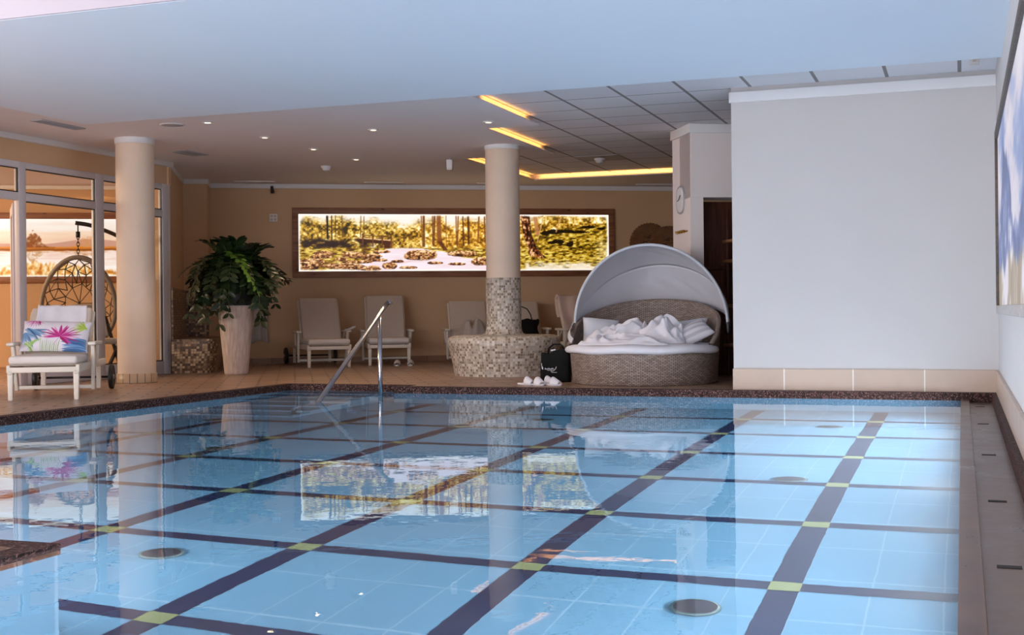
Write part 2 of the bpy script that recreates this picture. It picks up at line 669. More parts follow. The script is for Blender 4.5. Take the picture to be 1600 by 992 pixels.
def _wicker():
    t = NT('wicker')
    co = t.coord('UV')
    b = t.n('ShaderNodeTexBrick', {'offset': 0.5}, Vector=co, Color1=S(190, 168, 154), Color2=S(150, 128, 116), Mortar=S(60, 46, 42), Scale=1.0)
    b.inputs['Brick Width'].default_value = 0.045
    b.inputs['Row Height'].default_value = 0.0145
    b.inputs['Mortar Size'].default_value = 0.0035
    b.inputs['Mortar Smooth'].default_value = 0.6
    sp = t.n('ShaderNodeSeparateXYZ', i0=co)
    h = t.math('SUBTRACT', 1.0, b.outputs['Fac'])
    n = t.noise(co, 6, 3)
    vm = t.n('ShaderNodeVectorMath', {'operation': 'SCALE'}, i0=b.outputs[0])
    t.put(vm.inputs['Scale'], t.math('MULTIPLY_ADD', n, 0.5, 0.75))
    return t.princ(vm.outputs[0], 0.55, t.bump(h, 0.8, 0.006))


M_wicker = _wicker()


def _water():
    t = NT('pool_water')
    co = t.coord()
    n1 = t.noise(co, 2.2, 2, 0.5)
    n2 = t.noise(co, 9.0, 2, 0.5)
    h = t.math('MULTIPLY_ADD', n2, 0.25, n1)
    nm = t.bump(h, 0.10, 0.012)
    g = t.n('ShaderNodeBsdfGlass', Color=(0.93, 0.985, 1.0, 1), Roughness=0.0, IOR=1.333, Normal=nm)
    return t.done(g.outputs[0])


M_water = _water()


def _glass():
    t = NT('window_glass')
    fc_ = t.n('ShaderNodeLayerWeight', Blend=0.5).outputs['Facing']
    fr = t.math('MULTIPLY_ADD', t.math('POWER', fc_, 5.0), 0.92, 0.035)
    tr = t.n('ShaderNodeBsdfTransparent', Color=(0.93, 0.95, 0.95, 1))
    gl = t.n('ShaderNodeBsdfGlossy', Roughness=0.0, Color=(1, 1, 1, 1))
    return t.done(t.n('ShaderNodeMixShader', i0=fr, i1=tr.outputs[0], i2=gl.outputs[0]).outputs[0])


M_glass = _glass()


def _tileceil():
    t = NT('ceiling_tiles')
    co = t.coord()
    sp = t.n('ShaderNodeSeparateXYZ', i0=co)
    fx = t.math('FRACT', t.math('MULTIPLY', t.math('ADD', sp.outputs[0], 61.6 + 0.0), 1 / 0.616))
    fy = t.math('FRACT', t.math('MULTIPLY', t.math('ADD', sp.outputs[1], 61.6 - 11.86), 1 / 0.616))
    ex = t.math('GREATER_THAN', t.math('ABSOLUTE', t.math('SUBTRACT', fx, 0.5)), 0.474)
    ey = t.math('GREATER_THAN', t.math('ABSOLUTE', t.math('SUBTRACT', fy, 0.5)), 0.486)
    n = t.noise(co, 120, 3)
    c = t.mix(n, S(222, 220, 224), S(238, 236, 240))
    c = t.mix(ey, c, S(120, 112, 112))
    c = t.mix(ex, c, S(140, 134, 136))
    return t.princ(c, 0.85)


M_tceil = _tileceil()

# ------------------------------------------------------------------ the setting
XL, XR = -9.78, 0.30          # glass wall, right-hand wall
PL, PR, PF, PA = -6.85, -0.018, 11.72, 11.95   # pool: left, right, far, stair alcove
AX = -5.5
NX, NY, PN = -3.01, 3.62, 1.6   # deck corner at the near left, near pool edge
WZ, PZ = -0.06, -1.36
CZ, TZ, SZ = 2.765, 2.845, 2.64  # plaster ceiling, tile ceiling, soffit

mb = MB()
t_ = 0.35
for x0, x1, y0, y1 in ((-16, PL, -7, 22), (PL, AX, PA, 22), (AX, XR + 0.3, PF, 22), (PL, NX - 0.1, -7, NY - 0.1), (NX - 0.1, XR + 0.3, -7, PN - 0.1)):
    lo = 0.049 if (y0 == -7 and x0 > -10) else 0.0
    mb.box(((x0 + x1) / 2, (y0 + y1) / 2, -t_ / 2 - lo), (x1 - x0, y1 - y0, t_))
struct(mb, 'floor', M_deck)

mb = MB()   # granite kerb round the pool, a hair proud of the deck
k = 0.10
zk, hk = -0.0715, 0.15
for x0, x1, y0, y1 in ((PL - k, PL + 0.006, NY - k, PA + k), (PL + 0.006, AX + k, PA - 0.006, PA + k), (AX - 0.006, AX + k, PF - 0.006, PA - 0.006), (AX + k, XR - 0.015, PF - 0.006, PF + k),
                       (PL + 0.006, NX + 0.006, NY - k, NY + 0.006), (NX - k, NX + 0.006, PN - k, NY - k), (NX + 0.006, PR, PN - k, PN + 0.006)):
    lo = 0.0515 if y0 < NY else 0.0
    if x0 < PL:
        lo = 0.0
    mb.box(((x0 + x1) / 2, (y0 + y1) / 2, zk - lo), (x1 - x0, y1 - y0, hk))
mb.box((0.262, (PN + PF) / 2, -0.046), (0.046, PF - PN, 0.1))
struct(mb, 'trim_kerb', M_granite)

mb = MB()   # overflow gutter along the right-hand wall
mb.box((0.018, (PN + PF) / 2, -0.16), (0.072, PF - PN, 0.21), 0.004, 2)
mb.box((0.15, (PN + PF) / 2, -0.2), (0.19, PF - PN, 0.24))
mb.slot = 1
for y in (11.2, 9.55, 7.55, 5.75, 4.3):
    mb.box((0.135, y, -0.0795), (0.075, 0.045, 0.004))
gut = struct(mb, 'floor_gutter', [M_gutter, M_dark])

mb = MB()   # pool basin: floor and walls
fl = [(PL, NY), (NX, NY), (NX, PN), (PR, PN), (PR, PF), (AX, PF), (AX, PA), (PL, PA)]
mb.poly([(x, y, PZ) for x, y in fl])
for (a, b) in zip(fl, fl[1:] + fl[:1]):
    mb.poly([(a[0], a[1], PZ), (a[0], a[1], -0.1), (b[0], b[1], -0.1), (b[0], b[1], PZ)])
xs = [-0.68 - 1.09 * i for i in range(6)]
ys = [2.84 + 1.135 * i for i in range(8)]


def strip(x0, x1, y0, y1, z):
    mb.poly([(x0, y0, z), (x1, y0, z), (x1, y1, z), (x0, y1, z)])


mb.slot = 1
for i, x in enumerate(xs):
    y0 = PN if x > NX else NY
    y1 = 9.75 if x < -5.7 else 11.62
    strip(x - 0.062, x + 0.062, y0, y1, PZ + 0.002)
for y in ys:
    x0 = PL if y > NY else NX
    if y > 9.5:
        x0 = -6.2 if y < 10 else -5.4
    strip(x0, PR, y - 0.055, y + 0.055, PZ + 0.004)
mb.slot = 2
for x in xs:
    for y in ys:
        if (y > NY or x > NX) and not (x < -5.4 and y > 9.0):
            strip(x - 0.064, x + 0.064, y - 0.06, y + 0.06, PZ + 0.006)
struct(mb, 'floor_pool_basin', [M_pool, M_pline, M_pyel])

mb = MB()   # steps into the pool
yn = [11.66, 11.33, 11.0, 10.66, 10.32, 9.98]
for i, y in enumerate(yn):
    zt = WZ - 0.19 * (i + 1)
    mb.slot = 0
    y1 = PA if i == 0 else yn[i - 1]
    mb.box(((PL - 5.7) / 2, (y + y1) / 2, (zt + PZ) / 2), (-5.7 - PL, y1 - y, zt - PZ))
    mb.slot = 1
    mb.box(((PL - 5.7) / 2, y + 0.02, zt + 0.001), (-5.7 - PL, 0.045, 0.006))
struct(mb, 'floor_pool_steps', [M_pool, M_pline])

mb = MB()   # the water itself
W0 = [(PL, NY), (NX, NY), (PR, NY), (PR, PF), (AX, PF), (PL, PF), (AX, PA), (PL, PA), (NX, PN), (PR, PN)]
wv = [mb.bm.verts.new((x, y, WZ)) for x, y in W0]
for q in ((0, 1, 4, 5), (1, 2, 3, 4), (5, 4, 6, 7), (8, 9, 2, 1)):
    mb.bm.faces.new([wv[i] for i in q])
wat = mb.build('pool_water', M_water)
tag(wat, 'clear blue swimming pool water with a calm mirror like surface', 'water', kind='stuff')

# ceilings
mb = MB()
for x0, x1, y0, y1 in ((-16, -6.1, 10.05, 23), (-6.1, -4.88, 10.05, 15.22), (-4.88, -4.27, 10.05, 12.82), (-6.1, XR + 0.3, 18.1, 23), (XL - 0.3, -8.08, -7, 10.05)):
    mb.box(((x0 + x1) / 2, (y0 + y1) / 2, CZ + 0.007), (x1 - x0, y1 - y0, 0.014))
struct(mb, 'ceiling', M_plaster)
mb = MB()
mb.box((-3.2, 14.2, TZ + 0.02), (7.6, 9.4, 0.04))
struct(mb, 'ceiling_tiles', M_tceil)
mb = MB()
mb.box(((-8.08 + XR) / 2, (6.41 + 10.17) / 2, (SZ + 3.2) / 2), (XR + 8.08, 10.17 - 6.41, 3.2 - SZ))
struct(mb, 'ceiling_soffit', M_soffit)
mb = MB()  # plate added over the soffit face; darker colour stands in for weaker light
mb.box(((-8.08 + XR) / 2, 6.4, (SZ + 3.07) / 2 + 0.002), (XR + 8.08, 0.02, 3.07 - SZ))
struct(mb, 'soffit_dim_plate', simple('soffit_edge_dimmed', S(188, 180, 190), 0.8, 0.02))
mb = MB()
mb.box(((-8.08 + XR) / 2, (6.41 - 7) / 2, 3.12), (XR + 8.08, 13.41, 0.1))
mb.box((-8.13, (6.41 - 7) / 2, 2.95), (0.1, 13.41, 0.4))
struct(mb, 'ceiling_near', M_plaster)
mb = MB()   # outer roof that closes the building
mb.box((-7.5, 8, 3.3), (18, 31, 0.1))
struct(mb, 'ceiling_roof', M_plaster)

# right-hand wall, end wall with windows, white wall
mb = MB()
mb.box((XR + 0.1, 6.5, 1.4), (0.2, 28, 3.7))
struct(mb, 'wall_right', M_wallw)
mb = MB()
mb.box((XR - 0.012, (PF + PN) / 2 - 1.8, 0.098), (0.024, PF - PN + 3.8, 0.2), 0.002, 1)
struct(mb, 'baseboard_right', M_base_r)
mb = MB()
mb.box(((-2.03 + XR) / 2, 11.83 + 0.2, 1.4), (XR + 2.03, 0.4, 2.98))
struct(mb, 'wall_white', M_wallw)
mb = MB()
mb.box(((-2.03 + XR) / 2, 11.822, 0.1), (XR + 2.03 + 0.012, 0.022, 0.2), 0.002, 1)
struct(mb, 'baseboard_white_wall', M_base)
mb = MB()
mb.box(((-2.03 + XR) / 2 - 0.005, 11.825, 2.752), (XR + 2.03 + 0.012, 0.03, 0.098), 0.003, 1)
mb.box((-2.036, 12.03, 2.752), (0.03, 0.4, 0.098), 0.003, 1)
struct(mb, 'trim_white_wall', M_trimw)

mb = MB()   # end wall behind the photographer: piers and spandrels round two windows
for x0, x1, z0, z1 in ((-10.2, -9.1, 0, 3.2), (-2.1, -2.4, 0, 3.2), (0.0, 0.5, 0, 3.2), (-10.2, 0.5, 0, 0.6), (-10.2, 0.5, 2.8, 3.2)):
    mb.box(((x0 + x1) / 2, -6.95, (z0 + z1) / 2), (abs(x1 - x0), 0.14, z1 - z0))
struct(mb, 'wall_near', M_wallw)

# rear wall
def rwbox(mb, a0, a1, b0, b1, z0, z1, bev=0.0):
    c = rw((a0 + a1) / 2, (b0 + b1) / 2, (z0 + z1) / 2)
    mb.box(c, (a1 - a0, b1 - b0, z1 - z0), bev, 2, TH)


mb = MB()
rwbox(mb, -0.3, 13.0, -0.25, 0, 0, 2.95)
struct(mb, 'wall_rear', M_wallc)
mb = MB()
rwbox(mb, 0.0, 10.0, 0, 0.03, 2.695, 2.768, 0.006)
struct(mb, 'trim_rear', M_trimw)
mb = MB()
rwbox(mb, 0.0, 10.0, 0, 0.014, 0, 0.09)
struct(mb, 'baseboard_rear', M_skirt)
# side wall that leaves the rear wall at a right angle, with its pier
mb = MB()
rwbox(mb, -0.35, 0.0, -0.25, 0.62, 0, 2.95)
rwbox(mb, -0.68, -0.35, -0.25, 2.72, 0, 2.95)
struct(mb, 'wall_side', M_wallc)
mb = MB()
rwbox(mb, -0.34, 0.02, 0.62, 0.64, 2.695, 2.768, 0.004)
rwbox(mb, 0.0, 0.02, 0.0, 0.62, 2.695, 2.768, 0.004)
rwbox(mb, -0.35, -0.33, 0.64, 2.72, 2.695, 2.768, 0.004)
struct(mb, 'trim_side', M_trimw)

# glazed partition on the left
mb = MB()
mb.box((XL - 0.06, 3.5, 2.661), (0.16, 21.0, 0.38))          # wall above the glazing
mb.box((XL - 0.06, 1.45, 1.225), (0.16, 16.9, 2.49))           # plain wall towards the viewer
struct(mb, 'wall_left', M_wallc)
mb = MB()
mb.box((XL + 0.035, 5.5, 2.735), (0.05, 17.0, 0.068), 0.006)
struct(mb, 'trim_left', M_trimw)


def frame_win(name, posts, rails, panes, parent=None):
    pass


mb = MB()
fx, fw = XL, 0.07
for (y0, y1, z0, z1) in ((9.9, 10.0, 0, 2.471), (11.15, 11.26, 0, 2.471), (12.45, 12.6, 0, 2.471), (13.78, 13.95, 0, 2.471)):
    mb.box((fx, (y0 + y1) / 2, (z0 + z1) / 2), (fw, y1 - y0, z1 - z0), 0.006, 2)
for (z0, z1, y0, y1) in ((2.40, 2.471, 9.9, 13.95), (2.04, 2.13, 9.9, 13.95), (0.0, 0.17, 11.2, 13.95)):
    mb.box((fx, (y0 + y1) / 2, (z0 + z1) / 2), (fw - 0.004, y1 - y0, z1 - z0), 0.006, 2)
w1 = struct(mb, 'window_1', M_alu)
for (y0, y1, z0, z1) in ((10.0, 11.15, 2.13, 2.40), (11.26, 12.45, 2.13, 2.40), (12.6, 13.78, 2.13, 2.40), (11.26, 12.45, 0.17, 2.04), (12.6, 13.78, 0.17, 2.04)):
    m2 = MB()
    m2.box((fx - 0.005, (y0 + y1) / 2, (z0 + z1) / 2), (0.006, y1 - y0, z1 - z0))
    pn_ = m2.build('pane', M_glass, w1)
    m2 = MB()   # dark rubber gasket round the pane
    g = 0.012
    for (ya, yb, za, zb) in ((y0, y0 + g, z0, z1), (y1 - g, y1, z0, z1), (y0 + g, y1 - g, z0, z0 + g), (y0 + g, y1 - g, z1 - g, z1)):
        m2.box((fx + 0.012, (ya + yb) / 2, (za + zb) / 2), (0.02, yb - ya, zb - za))
    m2.build('gasket', M_black, pn_)

# open door leaf, hinged on the first post and swung into the room beyond
d1 = bpy.data.objects.new('door_1', None)
COL.objects.link(d1)
d1.location = (XL - 0.03, 11.16, 0)
d1.rotation_euler = (0, 0, R(133))
d1['kind'] = 'structure'
mb = MB()
DW = 0.95
mb.box((0.055, 0, 1.02), (0.11, 0.06, 2.0), 0.006)
mb.box((DW - 0.055, 0, 1.02), (0.11, 0.06, 2.0), 0.006)
mb.box((DW / 2, 0, 1.965), (DW - 0.2, 0.058, 0.11), 0.006)
mb.box((DW / 2, 0, 0.12), (DW - 0.2, 0.058, 0.2), 0.006)
mb.build('door_frame', M_alu, d1)
mb = MB()
mb.box((DW / 2, 0, 1.06), (DW - 0.22, 0.006, 1.7))
mb.build('door_pane', M_glass, d1)
mb = MB()
for z in (0.3, 1.55, 1.85):
    mb.tube([(-0.005, -0.035, z - 0.06), (-0.005, -0.035, z + 0.06)], 0.012, 10)
    mb.box((0.02, -0.034, z), (0.05, 0.01, 0.07))
mb.build('door_hinge', M_alu, d1)
mb = MB()
mb.tube([(DW - 0.05, -0.03, 1.05), (DW - 0.05, -0.07, 1.05), (DW - 0.17, -0.075, 1.05)], 0.01, 8)
mb.build('door_handle', M_steel, d1)

# room beyond the glass
mb = MB()
c0 = Vector((-12.89, 15.84, 0))
mb.box(c0 + Vv * 0.1 + Vector((0, 0, 1.4)), (9.0, 0.2, 2.95), 0, 1, TH)
struct(mb, 'wall_lounge', M_wallc)
mb = MB()
mb.box(c0 - Vv * 0.015 + Vector((0, 0, 2.74)), (9.0, 0.03, 0.06), 0.004, 2, TH)
struct(mb, 'trim_lounge', M_trimw)
mb = MB()
mb.box((-15.9, 11, 1.4), (0.2, 20, 2.9))
mb.box((-13, 7.2, 1.4), (7, 0.2, 2.9))
struct(mb, 'wall_lounge_side', M_wallc)

# pier, lintel and recess at the right of the rear wall
PC = Vector((-2.84, 13.88, 0))


def pcb(mb, a0, a1, b0, b1, z0, z1, bev=0.0):
    c = PC + U * ((a0 + a1) / 2) + Vv * ((b0 + b1) / 2) + Vector((0, 0, (z0 + z1) / 2))
    mb.box(c, (a1 - a0, b1 - b0, z1 - z0), bev, 2, TH)


mb = MB()
pcb(mb, 0.0, 0.15, 0.02, 0.68, 0, TZ)
pcb(mb, 0.0, 2.2, 0.0, 0.4, 2.02, TZ)
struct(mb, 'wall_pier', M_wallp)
mb = MB()
pcb(mb, -0.025, 2.2, -0.025, 0.0, 2.74, TZ - 0.002, 0.004)
pcb(mb, -0.025, 0.0, 0.0, 0.68, 2.74, TZ - 0.002, 0.004)
struct(mb, 'trim_pier', M_trimw)
mb = MB()
pcb(mb, 0.15, 2.2, 0.55, 0.62, 0, 2.02)
pcb(mb, 2.2, 2.3, 0.0, 0.62, 0, 2.9)
struct(mb, 'wall_recess', M_darkwood)

# ================================================================== objects
# ---- columns and the round mosaic bench
t = thing('column', 'plain cream round column with a white collar standing by the glass partition', 'column', (-8.83, 11.97, 0))
MB().lathe([(0.212, 0.10), (0.212, 2.71)], seg=56).build('shaft', M_column, t)
MB().lathe([(0.214, 2.70), (0.222, 2.703), (0.222, 2.769)], seg=56).build('collar', M_trimw, t)
MB().lathe([(0.222, 0.0), (0.222, 0.105), (0.212, 0.108)], seg=56).build('skirting', M_mosk, t)

t = thing('column', 'round column in the round mosaic bench, its foot clad in small beige tiles', 'column', (-5.22, 14.25, 0))
MB().lathe([(0.207, 1.16), (0.207, 2.72)], seg=56).build('shaft', M_column, t)
MB().lathe([(0.209, 2.715), (0.216, 2.718), (0.216, 2.769)], seg=56).build('collar', M_trimw, t)
MB().lathe([(0.27, 0.485), (0.235, 0.50), (0.22, 0.53), (0.213, 0.58), (0.213, 1.165), (0.206, 1.17)], seg=56).build('mosaic_cladding', M_mos, t)

t = thing('round_bench', 'round bench of beige mosaic tiles wrapped round a column', 'bench', (-5.22, 14.25, 0))
MB().lathe([(0.60, 0.0), (0.62, 0.12), (0.655, 0.27), (0.68, 0.37), (0.683, 0.42), (0.665, 0.455), (0.62, 0.475), (0.54, 0.482)], seg=72).build('bench_body', M_mos, t)
MB().lathe([(0.54, 0.482), (0.272, 0.484)], seg=72).build('bench_top', M_mos, t)

# ---- loungers
def make_lounger(name, label, cloc, rz, ang=50.0, length=0.70, group=None, fabric=None, back_fabric=None, arm=True, depth=1.72):
    fabric = fabric or M_linenw
    t = thing(name, label, 'lounger', cloc, rz, group)
    mb = MB()
    for s in (-1, 1):
        mb.box((s * 0.30, depth / 2 - 0.02, 0.285), (0.032, depth, 0.07), 0.006)
    for y in (0.0, 0.62, depth - 0.06):
        mb.box((0, y, 0.275), (0.58, 0.04, 0.05), 0.006)
    for i in range(7):
        mb.box((0, 0.07 + i * 0.085, 0.318), (0.57, 0.055, 0.014), 0.004)
    mb.build('frame', M_white, t)
    for s in (-1, 1):
        m2 = MB()
        m2.box((s * 0.285, 0.01, 0.14), (0.052, 0.05, 0.28), 0.006, 2, None, 0.8)
        m2.box((s * 0.285, 0.03, 0.255), (0.05, 0.10, 0.05), 0.012)
        m2.build('leg', M_white, t)
    for s in (-1, 1):
        m2 = MB()
        m2.box((s * 0.27, depth - 0.22, 0.15), (0.045, 0.045, 0.26), 0.006)
        m2.build('rear_leg', M_white, t)
    mb = MB()
    mb.box((0, 0.60, 0.085), (0.70, 0.03, 0.035), 0.006)
    mb.build('stretcher', M_white, t)
    for s in (-1, 1):
        m2 = MB()
        m2.beam((s * 0.345, 0.60, 0.06), (s * 0.36, 0.50, 0.485), 0.035, 0.045, 0.006)
        m2.beam((s * 0.34, 0.86, 0.30), (s * 0.36, 0.80, 0.485), 0.03, 0.04, 0.006)
        m2.build('arm_post', M_white, t)
        m2 = MB()
        m2.box((s * 0.365, 0.62, 0.50), (0.075, 0.46, 0.034), 0.014, 3)
        m2.build('armrest', M_white, t)
    mb = MB()
    mb.tube([(-0.38, depth - 0.05, 0.125), (0.38, depth - 0.05, 0.125)], 0.012, 10)
    mb.build('axle', M_black, t)
    for s in (-1, 1):
        m2 = MB()
        prof = [(0.02, -0.02), (0.09, -0.016), (0.098, -0.022), (0.118, -0.022), (0.125, -0.012), (0.125, 0.012), (0.118, 0.022), (0.098, 0.022), (0.09, 0.016), (0.02, 0.02)]
        m2.lathe(prof, seg=28, capb=True, capt=True)
        Mr = Matrix.Rotation(PI / 2, 4, 'Y')
        m2.bm.transform(Matrix.Translation((s * 0.375, depth - 0.05, 0.125)) @ Mr)
        wh = m2.build('wheel', M_black, t)
        m3 = MB()
        m3.tube([(s * 0.35, depth - 0.05, 0.125), (s * 0.402, depth - 0.05, 0.125)], 0.024, 14)
        m3.build('hub', M_gvent, wh)
    a = R(ang)
    d = Vector((0, math.cos(a), math.sin(a)))
    n = Vector((0, -math.sin(a), math.cos(a)))
    p0 = Vector((0, 0.64, 0.32))
    Mx = Matrix((Vector((1, 0, 0)), d, n)).transposed()
    mb = MB()
    for s in (-1, 1):
        mb.beam(p0 + Vector((s * 0.285, 0, 0)), p0 + Vector((s * 0.285, 0, 0)) + d * (length + 0.03), 0.035, 0.035, 0.008)
    for i in range(6):
        c = p0 + d * (0.08 + i * (length - 0.1) / 5)
        mb.box(c, (0.58, 0.06, 0.016), 0.004, 2, Mx)
    mb.beam(p0 + Vector((0, 0, 0)) + d * length * 0.55 - Vector((0.2, 0, 0)), Vector((-0.2, depth - 0.35, 0.3)), 0.025, 0.025)
    mb.beam(p0 + Vector((0, 0, 0)) + d * length * 0.55 + Vector((0.2, 0, 0)), Vector((0.2, depth - 0.35, 0.3)), 0.025, 0.025)
    mb.build('back_frame', M_white, t)
    mb = MB()
    mb.box((0, 0.30, 0.362), (0.60, 0.66, 0.075), 0.03, 4)
    for v in mb.bm.verts:
        v.co.z += 0.006 * math.sin(v.co.x * 9 + 1) * math.sin(v.co.y * 7)
    mb.build('seat_cushion', fabric, t)
    mb = MB()
    mb.box(p0 + d * (length / 2 + 0.03) + n * 0.05, (0.57, length, 0.065), 0.026, 4, Mx)
    mb.build('back_cushion', back_fabric or M_linen, t)
    t['_back'] = 0
    del t['_back']
    return t, p0, d, n


AL = R(27)
GL = 'loungers along the rear wall'
lf, p0, d0, n0 = make_lounger('sun_lounger', 'white wooden sun lounger with a floral pillow, in front of the glass doors', (-7.85, 9.27, 0), R(30), 47, 0.62)
LMX = lf.matrix_world

LB = [
    (-8.44, 15.84, R(38), 62, 0.70, 'white lounger nearest the potted plant, with a napkin on its arm'),
    (-7.87, 16.62, R(30), 66, 0.72, 'white lounger behind the steel handrail, pair of slippers at its front leg'),
    (-6.71, 17.10, R(29), 57, 0.66, 'white lounger partly behind the round mosaic bench, crumpled robe on it'),
    (-6.005, 17.51, R(29), 57, 0.64, 'white lounger half hidden by the tiled column, black handbag on it'),
    (-4.80, 17.02, R(35), 58, 0.70, 'white lounger between mosaic bench and canopy daybed, draped with a pinkish towel'),
]
LO = []
for (x, y, rz, an, ln, lab) in LB:
    LO.append(make_lounger('sun_lounger', lab, (x, y, 0), rz, an, ln, GL, M_linenw))


def at_l(t, p):
    """local point of a lounger -> world"""
    return Matrix.Translation(t.location) @ Matrix.Rotation(t.rotation_euler.z, 4, 'Z') @ Vector(p)


def frame_on(t, p, d, n):
    """Empty-free: matrix whose x is along the back's width, y up the back, z out of it"""
    rot = Matrix.Rotation(t.rotation_euler.z, 3, 'Z')
    x, y, z = rot @ Vector((1, 0, 0)), rot @ d, rot @ n
    M = Matrix((x, y, z)).transposed().to_4x4()
    M.translation = at_l(t, p)
    return M


# white towel over the back of the front lounger
def towel_back(name, lab, cat, lt, width, drop, mat, off=0.09, length=0.62, back=0.25, folds=0.004, x0=0.0, grp=None):
    t, p0, d, n = lt
    mb = MB()
    L = drop + 0.05 + back
    top = length + 0.035

    def fn(u, v):
        s = v * L
        x = x0 + (u - 0.5) * width + 0.012 * math.sin(v * 5 + u)
        w = folds * math.sin(u * 17 + 2 * math.sin(v * 4)) + folds * 0.8 * math.sin(v * 13 + u * 6)
        if s < drop:
            return (x, top - drop + s, off + w)
        if s < drop + 0.05:
            a = (s - drop) / 0.05 * PI
            return (x, top + 0.045 * math.sin(a) * 0.8, off * 0.5 - 0.015 + (off * 0.5 + 0.015) * math.cos(a) + w)
        return (x, top - (s - drop - 0.05), -0.03 + w)
    mb.grid(fn, 30, 40, su=width, sv=L)
    o = mb.build(name, mat)
    o.matrix_world = frame_on(t, p0, d, n)
    so = o.modifiers.new('thick', 'SOLIDIFY')
    so.thickness = 0.012
    return tag(o, lab, cat, grp)


towel_back('towel', 'folded white towel draped over the backrest above the floral pillow', 'towel', (lf, p0, d0, n0), 0.47, 0.31, M_towel)


# floral pillow
def pillow_mesh(w, h, th, nx, ny, front=True):
    def fn(u, v):
        x, y = (u - 0.5) * 2, (v - 0.5) * 2
        pinch = 1 - 0.05 * (1 - abs(x)) * 0 - 0.0
        kx = 1 - 0.045 * (1 - y * y) * 0
        e = max(0.0, (1 - abs(x) ** 3.0)) ** 0.55 * max(0.0, (1 - abs(y) ** 3.0)) ** 0.55
        z = e * th * (1 + 0.08 * math.sin(3.1 * x + 1) * math.cos(2.7 * y))
        px = x * w / 2 * (1 - 0.05 * (1 - abs(x) ** 6) * 0 - 0.04 * (1 - y * y))
        py = y * h / 2 * (1 - 0.05 * (1 - x * x))
        return (px, py, z if front else -z * 0.7)
    return fn


def paint_floral(nx, ny):
    u, v = np.meshgrid(np.linspace(0, 1, nx), np.linspace(1, 0, ny))
    asp = 1.72
    X, Y = u * asp, 1 - v       # Y down from the top
    img = np.ones((ny, nx, 3)) * np.array([226, 218, 226.])
    wob = (fbm(X * 6, Y * 6, 3) - 0.5) * 0.05

    def petal(img, cx, cy, ang, ln, wd, col, a=0.9):
        dx, dy = (X - cx), -(Y - cy)
        c, s = math.cos(R(ang)), math.sin(R(ang))
        t = (dx * c + dy * s) / ln
        q = (-dx * s + dy * c + wob * 0.3)
        prof = wd * np.sqrt(np.clip(t, 0, 1)) * np.clip(1 - t, 0, 1) ** 0.8 * 1.9
        m = sst(0.006, -0.006, np.abs(q) - prof) * (t > 0) * (t < 1)
        sh = 1 + 0.25 * (fbm(t * 3, q * 60, 9) - 0.5)
        return over(img, col, m * a * np.clip(sh, 0, 1.1))
    rnd = random.Random(5)
    # blue leaves left
    for i in range(9):
        img = petal(img, 0.05 + rnd.random() * 0.1, 0.30 + rnd.random() * 0.16, -8 - i * 7 + rnd.random() * 8, 0.5 + rnd.random() * .12, 0.05, [(62, 104, 150), (100, 140, 182), (40, 76, 120), (150, 178, 208)][i % 4], 0.8)
    for i in range(7):
        img = petal(img, 0.02, 0.45, -30 - i * 9, 0.4, 0.045, [(84, 126, 170), (130, 164, 198)][i % 2], 0.7)
    # pink flower top left
    for i in range(10):
        img = petal(img, 0.30, 0.02, 190 + i * 15, 0.30, 0.022, [(206, 110, 170), (178, 70, 140), (222, 150, 196)][i % 3], 0.85)
    img = petal(img, 0.40, 0.06, -75, 0.2, 0.04, (176, 44, 110))
    # green fern bottom left
    for i in range(30):
        an = 95 - i * 4 + rnd.random() * 6
        img = petal(img, 0.55 - 0.016 * i, 0.70 + 0.003 * i + rnd.random() * .04, 200 + i * 4.6, 0.26 + rnd.random() * .1, 0.016, [(140, 182, 96), (172, 204, 132), (104, 150, 70), (196, 218, 160)][i % 4], 0.85)
    for i in range(10):
        img = petal(img, 0.55 + i * 0.045, 1.03, 94 - i * 2, 0.22 + rnd.random() * .14, 0.012, [(150, 190, 104), (110, 152, 72)][i % 2], 0.85)
    # yellow-green leaves top right
    for i in range(10):
        img = petal(img, 1.66, 0.34 - 0.01 * i, 120 + i * 12, 0.34 + 0.12 * rnd.random(), 0.022, [(166, 192, 60), (140, 172, 50), (190, 208, 100)][i % 3], 0.9)
    # blue bottom right
    for i in range(12):
        img = petal(img, 1.70, 0.66 + 0.03 * i, 172 + rnd.random() * 24, 0.55 + 0.1 * rnd.random(), 0.045, [(92, 136, 184), (60, 100, 150), (130, 168, 204), (44, 84, 134)][i % 4], 0.8)
    # magenta flower
    cx, cy = 1.02, 0.66
    spec = [(92, .42, .05), (70, .44, .05), (62, .42, .04), (48, .5, .022), (36, .52, .022), (25, .56, .028), (14, .56, .03), (3, .52, .03), (-12, .5, .03), (-30, .36, .045), (-42, .32, .05),
            (118, .4, .03), (130, .42, .045), (148, .5, .024), (160, .54, .03), (172, .5, .02), (180, .46, .03), (186, .42, .02)]
    for i, (an, ln, wd) in enumerate(spec):
        img = petal(img, cx, cy, an, ln, wd, [(178, 22, 112), (206, 60, 148), (150, 14, 92), (220, 120, 180)][i % 4], 0.92)
    img = petal(img, cx, cy, 235, 0.3, 0.006, (180, 60, 130))
    return img


M_floral = m_picture('floral_cotton', 0.0, 1.0, 0.85)
pil = thing('pillow', 'rectangular pillow with magenta, green and blue flowers on the front lounger', 'pillow')
pil.matrix_world = frame_on(lf, p0 + d0 * 0.180 + n0 * 0.165, d0, n0) @ Matrix.Rotation(R(-2.5), 4, 'Z') @ Matrix.Rotation(R(4), 4, 'X')
paint_grid('printed_front', paint_floral(172, 100), pillow_mesh(0.63, 0.37, 0.075, 1, 1), M_floral, pil)
mb = MB()
mb.grid(pillow_mesh(0.63, 0.37, 0.075, 1, 1, False), 24, 16, flip=True)
mb.build('pillow_back', M_linenw, pil)

